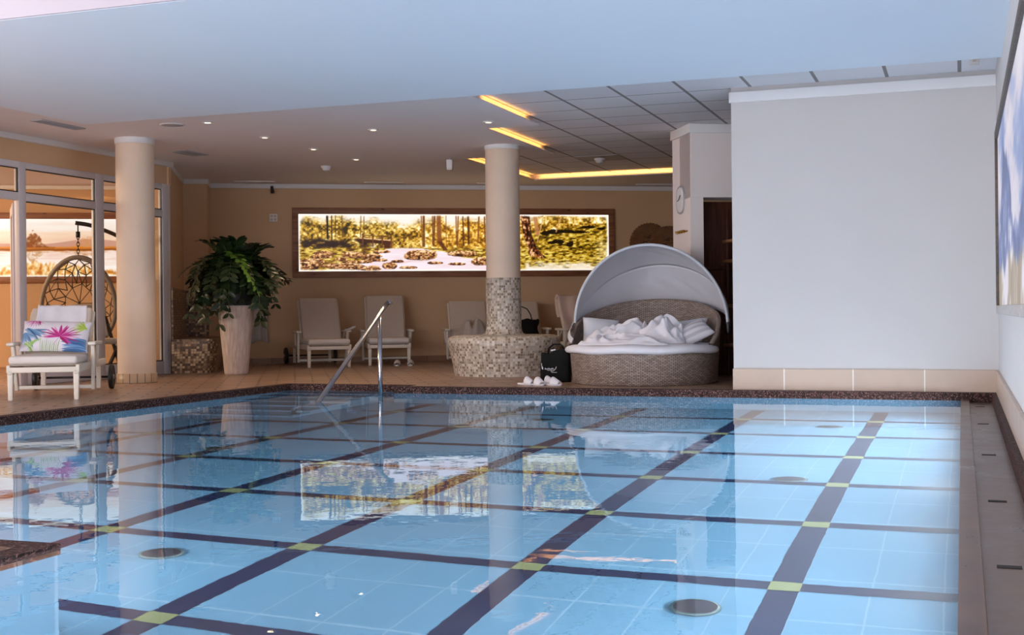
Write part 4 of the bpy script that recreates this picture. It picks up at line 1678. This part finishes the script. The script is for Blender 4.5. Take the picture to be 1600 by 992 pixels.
    top = 0.30 - 0.10 * sst(0.78, 0.9, u) + (fbm(X * 6, Y * 0, 51) - 0.5) * 0.12
    sl = rs * sst(-0.02, 0.03, Y - top)
    g = np.clip((fbm(X * 18, Y * 40 + X * 3, 53, 4) - 0.5) * 2.1 + 0.52, 0, 1)
    slc = rampc(g, [(0, (52, 40, 6)), (0.35, (140, 108, 18)), (0.65, (200, 162, 50)), (1, (240, 222, 130))])
    img = img * (1 - sl[..., None]) + slc * sl[..., None]
    for (cx, cy, rx, ry) in ((0.82, .31, .03, .05), (0.86, .30, .03, .035), (0.93, .22, .03, .03), (0.79, .33, .02, .05), (0.835, .48, .02, .05), (0.87, .53, .013, .06), (0.81, .5, .015, .03), (0.975, .25, .015, .03), (0.90, .31, .04, .03)):
        q = ((u - cx) / rx) ** 2 + ((Y - cy) / ry) ** 2 + (fbm(X * 16, Y * 20, 60) - 0.5) * 1.4
        img = over(img, (34, 20, 6), sst(1.0, 0.5, q) * 0.92)
    img = over(img, (250, 240, 226), rs * sst(0.80, 0.97, Y + (fbm(X * 9, Y * 20, 66) - 0.5) * 0.3) * 0.9)
    img = over(img, (252, 244, 230), sst(0.93, 1.0, u) * 0.45 * sst(0.4, 0.7, Y + (fbm(X * 9, Y * 9, 67) - .5) * .6))
    # big leaning trunk
    xc = np.interp(Y.ravel(), [0, 0.35, 0.55, 0.72, 0.8], [0.722, 0.730, 0.742, 0.757, 0.775]).reshape(Y.shape)
    wd = np.interp(Y.ravel(), [0, 0.35, 0.6, 0.76, 0.8], [0.016, 0.014, 0.016, 0.026, 0.03]).reshape(Y.shape)
    m = sst(1.05, 0.9, np.abs(u - xc) / wd) * sst(0.80, 0.74, Y + (fbm(X * 12, 0 * Y, 70) - 0.5) * .1)
    n = fbm(X * 40, Y * 22, 71, 3)
    tc = rampc(np.clip((n - 0.5) * 2.2 + 0.45 + (xc - u) / wd * 0.2, 0, 1), [(0, (38, 16, 6)), (0.5, (104, 56, 24)), (0.8, (186, 120, 70)), (1, (244, 206, 160))])
    img = img * (1 - m[..., None]) + tc * m[..., None]
    img = trunk(img, 0.755, 0.764, 0.0, 0.36, 0.009, (196, 140, 100), 0.9)
    img = trunk(img, 0.783, 0.762, 0.05, 0.5, 0.002, (226, 180, 130), 0.9)
    img = trunk(img, 0.842, 0.825, 0.04, 0.3, 0.003, (214, 170, 120), 0.9)
    # bright rim where the lamps sit behind the sheet
    ed = np.minimum(np.minimum(u * A, (1 - u) * A), np.minimum(Y, 1 - Y))
    img = over(img, (255, 252, 246), sst(0.05, 0.0, ed + (fbm(X * 3, Y * 3, 80) - 0.5) * 0.05))
    return img


def paint_sunset(nx, ny, A):
    u, v = np.meshgrid(np.linspace(0, 1, nx), np.linspace(0, 1, ny))
    X, Y = u * A, v
    s = np.clip(Y / 0.42 + (fbm(X * 1.6, Y * 12, 1) - 0.5) * 0.7, 0, 1)
    img = rampc(s, [(0, (255, 250, 246)), (0.35, (250, 236, 226)), (0.7, (246, 214, 186)), (1, (238, 196, 170))])
    hill = 0.40 + 0.04 * np.sin(X * 2.2) + 0.02 * np.sin(X * 5 + 1)
    img = over(img, (204, 150, 130), sst(0, 0.015, Y - hill))
    img = over(img, (214, 120, 30), sst(0.47, 0.50, Y + (fbm(X * 6, Y, 4) - .5) * .04))
    img = over(img, (120, 58, 14), sst(0.035, 0.0, np.abs(Y - 0.535 + (fbm(X * 3, 0 * Y, 5) - .5) * .03)) * 0.8)
    w = sst(0.545, 0.57, Y + (fbm(X * 3, 0 * Y, 5) - .5) * .05)
    wc = rampc(np.clip(fbm(X * 2, Y * 26, 7) * 1.2 - 0.1 + (Y - 0.6), 0, 1), [(0, (232, 186, 166)), (0.5, (248, 226, 214)), (1, (255, 246, 240))])
    img = img * (1 - w[..., None]) + wc * w[..., None]
    for cx in (0.35, 0.60, 0.93):
        hgt = 0.26 if cx < 0.4 else 0.17
        wdt = 0.22 if cx < 0.4 else 0.30
        dx = (X - cx * A) / wdt
        tr = 0.48 - hgt * np.exp(-dx * dx * 2.2) - (fbm(X * 20, Y * 20, 9) - 0.5) * 0.14
        m = sst(0, 0.03, Y - tr) * sst(0.52, 0.48, Y) * (np.abs(dx) < 1.5)
        img = over(img, (140, 70, 20) if cx < 0.4 else (214, 140, 66), m * (1.0 if cx < 0.4 else 0.6) * np.clip(fbm(X * 24, Y * 24, 10) * 2 - 0.2, 0, 1))
        mr = sst(0, 0.03, 0.56 + hgt * 0.8 * np.exp(-dx * dx * 2.2) - Y + (fbm(X * 18, Y * 18, 12) - .5) * .14) * sst(0.55, 0.58, Y) * (np.abs(dx) < 1.5)
        img = over(img, (170, 104, 40), mr * 0.6 * np.clip(fbm(X * 24, Y * 24, 13) * 2.4 - 0.6, 0, 1))
    gt = 0.82 - 0.1 * np.exp(-((X - 1.0) / 0.3) ** 2) + 0.05 * np.sin(X * 3.1) + (fbm(X * 24, Y * 5, 14) - .5) * .16
    gm = sst(0, 0.06, Y - gt)
    gc = rampc(np.clip(fbm(X * 26, Y * 14, 15, 4) * 1.8 - 0.4, 0, 1), [(0, (190, 104, 26)), (0.4, (236, 174, 92)), (0.8, (252, 226, 176)), (1, (255, 246, 226))])
    img = img * (1 - gm[..., None]) + gc * gm[..., None]
    img = over(img, (255, 250, 240), sst(0.05, 0, np.minimum(Y, 1 - Y)))
    return img


def paint_sky(nx, ny):
    u, v = np.meshgrid(np.linspace(0, 1, nx), np.linspace(0, 1, ny))
    X, Y = u * 4.5, v
    c = fbm(X * 0.9 + Y * 1.2, Y * 3.2 - X * 0.3, 3, 5)
    img = rampc(np.clip((c - 0.5) * 2.2 + 0.62 - Y * 0.25, 0, 1), [(0, (110, 130, 190)), (0.35, (150, 168, 214)), (0.6, (222, 214, 230)), (1, (244, 236, 242))])
    mt = 0.42 + 0.22 * np.sin(X * 2.1 + 2.2) + (fbm(X * 3, 0 * Y, 5) - 0.5) * 0.25
    m = sst(0, 0.05, Y - mt)
    mc = rampc(np.clip(fbm(X * 5 + Y * 2, Y * 9, 8, 4) * 1.6 - 0.3, 0, 1), [(0, (52, 72, 130)), (0.5, (80, 102, 164)), (0.8, (140, 152, 198)), (1, (226, 222, 236))])
    img = img * (1 - m[..., None]) + mc * m[..., None]
    gt = sst(0.74, 0.82, Y + (fbm(X * 4, 0 * Y, 9) - 0.5) * 0.2)
    gc = rampc(np.clip(fbm(X * 40, Y * 3, 10) * 1.5 - 0.2, 0, 1), [(0, (110, 92, 70)), (0.6, (170, 148, 116)), (1, (226, 210, 190))])
    snow = sst(0.55, 0.62, fbm(X * 1.1, Y * 1.4, 33))
    img = img * (1 - gt[..., None]) + (gc * (1 - snow[..., None]) + np.array([236, 228, 236]) * snow[..., None]) * gt[..., None]
    return img


def framed(name, lab, w, h, fwid, img, emit, fmat, depth=0.05):
    """local frame: x along, z up, -y out of the wall; origin at the lower left outer corner on the wall"""
    t = thing(name, lab, 'picture')
    f = fwid
    mb = MB()
    mb.box((w / 2, -depth / 2, h - f / 2), (w, depth, f), 0.005)
    mb.slot = 1
    mb.box((w / 2, -depth / 2, f / 2), (w, depth, f), 0.005)
    mb.slot = 0
    mb.box((f / 2, -depth / 2, h / 2), (f, depth * 0.98, h - 2 * f), 0.005)
    mb.box((w - f / 2, -depth / 2, h / 2), (f, depth * 0.98, h - 2 * f), 0.005)
    mb.build('picture_frame', fmat if isinstance(fmat, list) else [fmat, fmat], t)
    mb = MB()
    mb.box((w / 2, -0.012, h / 2), (w - 1.2 * f, 0.02, h - 1.2 * f))
    mb.build('backing', M_dark, t)
    paint_grid('picture_print', img, lambda a, b: (f + (w - 2 * f) * a, -depth * 0.62, f + (h - 2 * f) * b), m_picture(name + '_print', emit, 0.25, 0.3), t)
    return t


t = framed('backlit_picture', 'long backlit picture of a golden forest with a stony stream on the rear wall', 5.11, 1.08, 0.097, 255 * (paint_forest(640, 124) / 255.0) ** 1.25, 0.95, M_framewood)
t.location = rw(1.23, 0.001, 1.32)
t.rotation_euler = (0, 0, TH)
t = framed('backlit_picture', 'backlit picture of an orange sunset over water, seen through the glass partition', 3.4, 1.07, 0.095, paint_sunset(380, 116, 3.3), 0.95, M_framewood)
t.location = c0 - U * 1.75 + Vector((0, 0, 1.28)) - Vv * 0.001
t.rotation_euler = (0, 0, TH)
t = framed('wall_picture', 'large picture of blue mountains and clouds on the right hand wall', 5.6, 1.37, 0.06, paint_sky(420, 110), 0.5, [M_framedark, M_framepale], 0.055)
t.location = (XR - 0.001, 10.18, 0.705)
t.rotation_euler = (0, 0, -PI / 2)

# ---- woven fans on the rear wall
def woven_fan(lab, loc, rz, r, z0):
    t = thing('woven_fan', lab, 'wall decoration', loc, rz, 'woven fans on the rear wall')
    mb = MB()

    def fn(u, v):
        a = R(-20) + u * R(220)
        rr = r * v * (1 - 0.03 * (math.sin(a * 40) > 0.3) * (v > 0.9))
        return (rr * math.cos(a), -0.02 - 0.006 * math.sin(u * 2 * PI * 38) * v, rr * math.sin(a))
    mb.grid(fn, 304, 8)
    o = mb.build('fan_leaf', M_fan, t)
    o.modifiers.new('thick', 'SOLIDIFY').thickness = 0.006
    mb = MB()
    mb.grid(lambda u, v: (r * 0.42 * v * math.cos(PI * u), -0.03, r * 0.42 * v * math.sin(PI * u)), 24, 6)
    o = mb.build('woven_centre', M_fanc, t)
    o.modifiers.new('thick', 'SOLIDIFY').thickness = 0.006
    MB().tube([(0, -0.02, 0.05), (0, -0.02, -0.32)], 0.012, 8).build('fan_handle', M_fan, t)
    return t


M_fan = simple('dried_palm_leaf', S(128, 84, 54), 0.75, 0.35, 30)
M_fanc = m_brick('woven_palm', S(170, 120, 70), S(84, 54, 34), S(50, 32, 20), 0.04, 0.02, 0.003, axes=(0, 2), rough=0.7)
woven_fan('brown woven palm fan, left one of two on the rear wall above the daybed', rw(6.93, 0.0, 1.84), TH, 0.34, 0)
woven_fan('brown woven palm fan beside the pale pier, partly behind the other fan', rw(7.24, 0.03, 1.80), TH, 0.33, 0)

# ---- wall clock and brass hooks on the pale pier
pierc = PC + Vv * 0.33
cl = thing('wall_clock', 'oval white wall clock on the pale pier', 'clock', PC + Vv * 0.36 + Vector((0, 0, 2.02)), TH - PI / 2)
mb = MB()


def _clk(u, v):
    a = u * 2 * PI
    rr = v
    sx, sz = 0.135, 0.155
    p = 2.6
    c, s = math.cos(a), math.sin(a)
    k = (abs(c) ** p + abs(s) ** p) ** (-1 / p)
    return (sx * rr * k * c, -0.025 + 0.02 * max(0, rr - 0.85) / 0.15, sz * rr * k * s)


mb.grid(_clk, 40, 8, cu=True, flip=True)
clf = mb.build('clock_face', M_trimw, cl)
mb = MB()
mb.tube([_clk(i / 40, 0.97) for i in range(40)], 0.012, 8, True)
mb.build('clock_rim', M_gvent, cl)
for an, L in ((50, 0.08), (-100, 0.06)):
    mb = MB()
    mb.beam((0, -0.03, 0), (L * math.sin(R(an)), -0.03, L * math.cos(R(an))), 0.008, 0.004)
    mb.build('clock_hand', M_black, clf)
hk_ = thing('coat_hook_rail', 'row of small brass hooks on the pale pier above the daybed', 'hooks', PC + Vv * 0.30 + Vector((0, 0, 1.65)), TH - PI / 2)
MB().box((0, -0.004, 0), (0.34, 0.008, 0.02), 0.002).build('rail', M_brass, hk_)
for i in range(4):
    mb = MB()
    x = -0.13 + i * 0.087
    mb.tube([(x, -0.006, 0.0), (x, -0.03, -0.015), (x, -0.045, -0.01), (x, -0.05, 0.015)], 0.006, 8)
    mb.tube([(x - 0.02, -0.035, 0.012), (x, -0.02, -0.002), (x + 0.02, -0.035, 0.012)], 0.005, 8)
    mb.build('hook', M_brass, hk_)

# ---- dark timber door in the recess with its key, and a rack of shelves
d2 = thing('timber_door', 'dark brown panelled timber door in the recess behind the daybed', 'door', PC + U * 0.16 + Vv * 0.54, TH)
mb = MB()
mb.box((0.30, -0.02, 1.64), (0.60, 0.035, 0.74), 0.004)
mb.box((0.30, -0.02, 0.64), (0.60, 0.035, 1.16), 0.004)
mb.build('door_panel', M_darkwood, d2)
mb = MB()
mb.box((0.30, -0.026, 1.245), (0.62, 0.05, 0.045), 0.005)
mb.box((0.30, -0.026, 0.04), (0.62, 0.05, 0.08), 0.005)
mb.box((0.61, -0.03, 1.01), (0.05, 0.06, 2.0), 0.005)
mb.build('door_rail', M_darkwood, d2)
mb = MB()
mb.tube([(0.06, -0.04, 1.62), (0.06, -0.06, 1.62)], 0.012, 10)
mb.tube([(0.06, -0.06, 1.62), (0.055, -0.062, 1.56), (0.06, -0.064, 1.50)], 0.006, 6)
mb.tube([(0.06, -0.06, 1.60), (0.085, -0.064, 1.54)], 0.004, 6)
mb.build('key', M_steel, d2)
sh = thing('shelf_rack', 'wooden shelf rack beside the white wall behind the daybed', 'shelf', (-2.37, 14.18, 0), TH)
mb = MB()
for x, y in ((-0.02, 0.0), (-0.02, 0.3), (0.45, 0.0), (0.45, 0.3)):
    mb.box((x, y, 0.95), (0.03, 0.03, 1.9), 0.004)
mb.build('post', M_darkwood, sh)
for z in (0.35, 0.8, 1.31, 1.54):
    MB().box((0.20, 0.15, z), (0.54, 0.36, 0.035), 0.005).build('shelf', M_shelfwood, sh)
MB().box((0.0, 0.0, 1.70), (0.012, 0.22, 0.28), 0.002, 1, Matrix.Rotation(R(14), 3, 'Y')).build('folder', M_towel, sh) if False else None
o = MB().box((0.0, 0.0, 0.0), (0.022, 0.22, 0.29), 0.004, 2, Matrix.Rotation(R(12), 3, 'Y')).build('folder', M_towel)
o.location = (-2.35, 14.26, 1.704)
tag(o, 'white folder leaning on the upper shelf of the wooden rack', 'folder')

# ---- hanging egg chair in the lounge
eg = thing('hanging_chair', 'hanging egg chair of knotted cord on a dark curved stand behind the glass', 'chair', (-10.60, 13.19, 0), R(38))
E0 = Vector((0, 0, 0.93))


def egg(a, b, k=1.0):
    """a: angle round the opening axis (-y is the opening), b: 0 rim .. 1 back"""
    r = math.cos(b * PI / 2)
    y = -0.18 + 0.62 * math.sin(b * PI / 2)
    return E0 + Vector((0.44 * k * r * math.cos(a) * (1 - 0.12 * math.sin(a)), y - 0.12 * math.sin(a) * r, 0.57 * k * r * math.sin(a)))


mb = MB()
mb.tube([egg(2 * PI * i / 48, 0.0) for i in range(48)], 0.03, 10, True)
mb.build('ring', M_eggtube, eg)
mb = MB()
rnd = random.Random(8)
nodes = []
for j, b in enumerate((0.0, 0.17, 0.34, 0.52, 0.72)):
    m = 16 - (j // 2) * 2 if j < 4 else 10
    m = (18, 18, 18, 18, 18)[j]
    nodes.append([egg(2 * PI * (i + 0.5 * (j % 2)) / m + rnd.uniform(-.05, .05), b + (rnd.uniform(-.03, .03) if j else 0)) for i in range(m)])
for j in range(4):
    A, B = nodes[j], nodes[j + 1]
    m = len(A)
    for i in range(m):
        k = i if j % 2 == 0 else i + 1
        mb.tube([A[i], B[k % m]], 0.007, 5)
        mb.tube([A[i], B[(k - 1) % m]], 0.007, 5)
        if j and i % 2:
            mb.tube([A[i], A[(i + 1) % m]], 0.006, 5)
last = nodes[-1]
for i in range(0, 18, 2):
    mb.tube([last[i], egg(0, 1.0)], 0.006, 5)
    mb.tube([last[i], last[(i + 2) % 18]], 0.006, 5)
mb.build('cord_net', M_egg, eg)
mb = MB()
mb.box((0, 0.08, 0.50), (0.62, 0.5, 0.12), 0.05, 4)
mb.build('seat_cushion', M_linen, eg)
mb = MB()
mb.box((0.12, 0.20, 0.72), (0.42, 0.12, 0.36), 0.05, 4, Matrix.Rotation(R(-14), 3, 'X'))
mb.build('back_cushion', M_linen, eg)
mb = MB()
z = 1.50
lk = 0
top = egg(PI / 2, 0.0)
while z < 1.76:
    ring_ = []
    for i in range(12):
        a = 2 * PI * i / 12
        dx, dz = 0.016 * math.cos(a), 0.03 * math.sin(a)
        ring_.append((top.x + (dx if lk % 2 else 0), top.y + (0 if lk % 2 else dx), z + 0.03 + dz))
    mb.tube(ring_, 0.0055, 6, True)
    z += 0.044
    lk += 1
mb.build('chain', M_black, eg)
mb = MB()
mb.lathe([(0.0, 0), (0.026, 0.004), (0.026, 0.075), (0.0, 0.08)], (top.x, top.y, z - 0.02), 16)
mb.tube([(top.x, top.y, z + 0.05), (top.x, top.y, 1.91)], 0.008, 8)
mb.build('spring', M_black, eg)
mb = MB()
pts = []
ap = [Vector((top.x - 0.03, top.y, 1.93)), Vector((top.x + 0.22, top.y + 0.05, 1.88)), Vector((0.62, 0.30, 1.70)), Vector((0.86, 0.55, 1.2)), Vector((0.86, 0.60, 0.6)), Vector((0.72, 0.52, 0.10)), Vector((0.55, 0.42, 0.03))]
for i in range(len(ap) - 1):
    q0, q1, q2, q3 = ap[max(0, i - 1)], ap[i], ap[i + 1], ap[min(len(ap) - 1, i + 2)]
    for s in range(6):
        x = s / 6
        pts.append(0.5 * ((2 * q1) + (q2 - q0) * x + (2 * q0 - 5 * q1 + 4 * q2 - q3) * x * x + (3 * q1 - q0 - 3 * q2 + q3) * x ** 3))
pts.append(ap[-1])
mb.tube(pts, 0.026, 12)
mb.build('stand_arm', M_black, eg)
mb = MB()
for a in range(5):
    an = R(20 + a * 72)
    mb.beam((0.35, 0.3, 0.025), (0.35 + 0.55 * math.cos(an), 0.3 + 0.55 * math.sin(an), 0.02), 0.04, 0.03, 0.004)
mb.beam((0.35, 0.3, 0.03), (0.62, 0.46, 0.05), 0.05, 0.05, 0.005)
mb.build('stand_foot', M_black, eg)
# folding wooden chair further right behind the glass
fc = thing('folding_chair', 'dark folding chair with cream cushions behind the glass by the column', 'chair', (-10.06, 12.84, 0), R(62))
mb = MB()
for s in (-1, 1):
    mb.beam((s * 0.24, -0.22, 0.0), (s * 0.24, 0.28, 0.75), 0.03, 0.045, 0.005)
    mb.beam((s * 0.21, 0.26, 0.0), (s * 0.21, -0.2, 0.44), 0.03, 0.045, 0.005)
mb.box((0, -0.10, 0.10), (0.48, 0.03, 0.04))
mb.build('frame', M_black, fc)
MB().box((0, -0.02, 0.45), (0.46, 0.44, 0.07), 0.025, 3).build('seat_cushion', M_linen, fc)
MB().box((0, 0.24, 0.70), (0.44, 0.07, 0.44), 0.025, 3, Matrix.Rotation(R(-22), 3, 'X')).build('back_cushion', M_linen, fc)

# ---- things on the ceiling
GD = 'recessed downlights in the plaster ceiling'
for (x, y, lab) in ((-7.37, 11.22, 'small lit downlight nearest the soffit, first of the left row'), (-7.41, 12.42, 'small lit downlight, second from the soffit in the left row'), (-7.4, 13.54, 'small lit downlight, third from the soffit in the left row'),
                    (-7.39, 14.66, 'small lit downlight furthest back, by the smoke detector'), (-6.03, 12.38, 'small lit downlight alone in mid ceiling between the two columns'), (-4.68, 12.37, 'small lit downlight beside the stepped cove, above the tiled column')):
    t = thing('downlight', lab, 'ceiling light', (x, y, CZ), 0, GD)
    MB().lathe([(0.036, -0.002), (0.040, -0.012), (0.056, -0.008), (0.060, 0.0)], seg=28).build('trim_ring', M_trimw, t)
    MB().lathe([(0.0, -0.007), (0.036, -0.006)], seg=24).build('lamp', M_lamp, t)
    l = bpy.data.lights.new('downlight_beam', 'SPOT')
    l.energy = 34
    l.color = (1.0, 0.70, 0.42)
    l.spot_size = R(95)
    l.spot_blend = 0.7
    l.shadow_soft_size = 0.035
    lo_ = bpy.data.objects.new('downlight_beam', l)
    COL.objects.link(lo_)
    lo_.parent = t
    lo_.location = (0, 0, -0.03)

t = thing('ceiling_speaker', 'round white flush speaker in the ceiling beside the soffit corner', 'speaker', (-7.8, 11.22, CZ))
MB().lathe([(0.0, -0.01), (0.105, -0.01), (0.12, -0.006), (0.125, 0.0)], seg=32).build('grille', M_gvent, t)
MB().lathe([(0.112, -0.004), (0.118, -0.012), (0.13, -0.008), (0.132, 0.0)], seg=32).build('rim', M_trimw, t)


def vent(name, lab, loc, rz, w, d, n, frame=0.025, mat=None, grp=None):
    t = thing(name, lab, 'vent', loc, rz, grp)
    mb = MB()
    for (cx, cy, sx, sy) in ((0, d / 2 - frame / 2, w, frame), (0, -d / 2 + frame / 2, w, frame), (w / 2 - frame / 2, 0, frame, d - 2 * frame), (-w / 2 + frame / 2, 0, frame, d - 2 * frame)):
        mb.box((cx, cy, -0.007), (sx, sy, 0.014), 0.003, 1)
    mb.build('vent_frame', mat or M_gvent, t)
    mb = MB()
    for i in range(n):
        y = -d / 2 + frame + (d - 2 * frame) * (i + 0.5) / n
        mb.box((0, y, -0.006), (w - 2 * frame, (d - 2 * frame) / n * 0.5, 0.006), 0, 1, Matrix.Rotation(R(35), 3, 'X'))
    mb.build('slats', mat or M_gvent, t)
    MB().box((0, 0, -0.001), (w - frame, d - frame, 0.002)).build('vent_backing', M_gback, t)
    return t


vent('square_vent', 'small square slatted vent in the ceiling behind the plain column', (-8.95, 13.24, CZ), 0, 0.24, 0.46, 5)
vent('slot_diffuser', 'long grey slot diffuser in the ceiling at the left beside the soffit', (-8.85, 10.72, CZ), PI / 2, 0.68, 0.15, 3)
for a, lab in ((0.68, 'thin slot diffuser over the plant near the rear wall'), (2.62, 'thin slot diffuser over the left part of the forest picture'), (4.35, 'thin slot diffuser near the tiled column at the rear wall'), (6.9, 'thin slot diffuser behind the glowing cove, above the woven fans')):
    p = rw(a, 0.42, CZ)
    vent('slot_diffuser', lab, p, TH, 0.60, 0.06, 1, 0.018, M_trimw, 'thin slot diffusers along the rear wall')


def detector(name, lab, loc):
    t = thing(name, lab, 'detector', loc)
    MB().lathe([(0.035, -0.06), (0.05, -0.055), (0.055, -0.03), (0.072, -0.022), (0.075, 0.0)], seg=28, capb=True).build('housing', M_trimw, t)
    MB().lathe([(0.0, -0.075), (0.022, -0.072), (0.03, -0.058)], seg=20).build('sensor_head', M_gvent, t)
    return t


detector('smoke_detector', 'white dome detector on the plaster ceiling above the rear wall loungers', (-8.11, 15.19, CZ))
detector('dome_camera', 'white dome camera on the grey panel of the tiled ceiling', (-4.62, 16.47, TZ - 0.012))
t = thing('ceiling_panel', 'dark grey square panel in the tiled ceiling around the dome camera', 'ceiling panel', (-4.6, 16.46, TZ), 0)
MB().box((0, 0, -0.006), (0.60, 0.55, 0.012), 0.002, 1).build('panel', M_gvent, t)
t = thing('wall_sensor', 'small pale sensor box under the tiled ceiling above the white wall', 'sensor', (0.12, 11.28, TZ))
MB().box((0, 0, -0.02), (0.075, 0.10, 0.04), 0.006).build('housing', M_linenw, t)
MB().box((-0.0, -0.052, -0.02), (0.03, 0.006, 0.02), 0.002).build('lens', M_linen, t)
t = thing('emergency_light', 'white emergency light box hanging from the ceiling left of the tiled column', 'light', (-6.26, 15.11, CZ), R(15))
MB().box((0, 0, -0.075), (0.075, 0.14, 0.11), 0.006).build('housing', M_trimw, t)
MB().box((0, -0.02, -0.142), (0.07, 0.10, 0.025), 0.005).build('diffuser', M_lampd if False else M_linenw, t)
MB().tube([(0, 0, -0.03), (0, 0, 0.0)], 0.012, 10).build('stem', M_trimw, t)
t = thing('exit_sign', 'dark green exit sign box at the left edge under the ceiling', 'sign', (-9.58, 10.28, CZ), R(30))
MB().box((0, 0, -0.16), (0.30, 0.035, 0.16), 0.004).build('sign_box', simple('exit_green', S(16, 66, 48), 0.4, 0.05), t)
MB().tube([(0, 0, -0.09), (0, 0, 0)], 0.012, 8).build('bracket', M_trimw, t)
t = thing('spotlight', 'small black spotlight under the cornice above the plant', 'spotlight', rw(0.93, 0.03, 2.69), TH)
MB().tube([(0, 0, 0.03), (0, -0.05, 0.01)], 0.008, 8).build('bracket', M_black, t)
MB().tube([(0, -0.04, 0.03), (0.01, -0.07, -0.07)], [0.022, 0.03], 14).build('lamp_head', M_black, t)
t = thing('wall_switch', 'small square white switch plate with four keys on the rear wall', 'switch', rw(0.95, 0.0, 2.245), TH)
MB().box((0, -0.006, 0), (0.12, 0.012, 0.12), 0.004).build('switch_plate', M_trimw, t)
for x in (-0.026, 0.026):
    for z in (-0.026, 0.026):
        MB().box((x, -0.014, z), (0.034, 0.006, 0.034), 0.003).build('switch_key', M_linen, t)

# ---- glowing strips of the stepped cove
CB = 0.075
mb = MB()   # upright backs of the cove steps
for (x0, x1, y0, y1) in ((-4.27 - CB - 0.02, -4.27 - CB, 10.1, 12.82), (-4.88 - CB - 0.02, -4.88 - CB, 12.82 - CB, 15.22), (-6.1 - CB - 0.02, -6.1 - CB, 15.22 - CB, 18.1 + CB), (-6.1 - CB, -1.0, 18.1 + CB, 18.1 + CB + 0.02)):
    mb.box(((x0 + x1) / 2, (y0 + y1) / 2, (CZ + TZ) / 2 + 0.007), (x1 - x0, y1 - y0, TZ - CZ - 0.014))
struct(mb, 'trim_cove', M_plaster)
for (x0, y0, x1, y1, nx, ny, lab) in ((-4.30, 11.30, -4.30, 12.6, 1, 0, 'amber light strip in the cove step nearest the soffit'), (-4.91, 12.95, -4.91, 14.95, 1, 0, 'amber light strip in the middle cove step above the tiled column'),
                              (-6.13, 15.3, -6.13, 18.05, 1, 0, 'amber light strip in the rear left cove step'), (-6.05, 18.13, -1.6, 18.13, 0, -1, 'long amber light strip across the rear edge of the cove')):
    mb = MB()
    sx, sy = max(0.012, abs(x1 - x0)), max(0.012, abs(y1 - y0))
    mb.box(((x0 + x1) / 2, (y0 + y1) / 2, CZ + 0.021), (sx, sy, 0.012))
    o = mb.build('light_strip', M_led)
    tag(o, lab, 'light strip', 'amber light strips in the ceiling cove')
    L = abs(x1 - x0) + abs(y1 - y0)
    c_ = Vector(((x0 + x1) / 2, (y0 + y1) / 2, CZ + 0.029))
    lt = area('cove_glow', c_, c_ + Vector((nx * 0.4, ny * 0.4, 1)), L if ny else 0.012, 0.012 if ny else L, 1.1 * L, (1.0, 0.43, 0.09))
    lt.rotation_euler = (math.atan2(-ny * 0.35, -1) if ny else PI, 0, 0) if ny else (PI, R(-38), 0)

# ---- floor inlets in the pool
M_inlet = simple('inlet_grey_green', S(62, 84, 88), 0.4, 0.05)
GI = 'round inlets in the pool floor'
for (x, y, lab) in ((-3.4, 4.77, 'round inlet on the pool floor at the lower left'), (-0.97, 4.74, 'round inlet on the pool floor nearest the viewer at the lower right'), (-3.43, 10.35, 'round inlet on the pool floor below the tote bag reflection'),
                    (-0.96, 7.51, 'round inlet on the pool floor between the two right hand lane lines, mid pool'), (-1.0, 10.31, 'round inlet on the pool floor near the white wall'), (-5.06, 7.8, 'round inlet on the pool floor left of centre'), (-6.27, 9.6, 'round inlet on the pool floor by the foot of the steps')):
    t = thing('pool_inlet', lab, 'inlet', (x, y, PZ + 0.004), 0, GI)
    MB().lathe([(0.085, 0.0), (0.10, 0.0), (0.10, 0.014), (0.085, 0.02)], seg=32).build('inlet_ring', M_inlet, t)
    MB().lathe([(0.085, 0.018), (0.05, 0.024), (0.0, 0.026)], seg=32).build('inlet_cover', M_navy, t)
# underwater lamps, the near-wall ones added to light the pool
for i, (x, y, z, dx, dy) in enumerate(POOL_LAMPS):
    t = thing('pool_lamp', 'round underwater lamp set in the pool wall below the waterline', 'lamp', (x, y, z), math.atan2(dy, dx) - PI / 2, 'underwater lamps in the pool walls')
    mb = MB().lathe([(0.0, 0.0022), (0.08, 0.002), (0.10, 0.0015)], seg=24)
    mb.bm.transform(Matrix.Rotation(-PI / 2, 4, 'X'))
    mb.build('lens', M_poollamp, t)
    mb = MB().lathe([(0.10, 0.0), (0.10, 0.0025), (0.125, 0.002), (0.13, 0.0)], seg=24)
    mb.bm.transform(Matrix.Rotation(-PI / 2, 4, 'X'))
    mb.build('lamp_rim', M_steel, t)
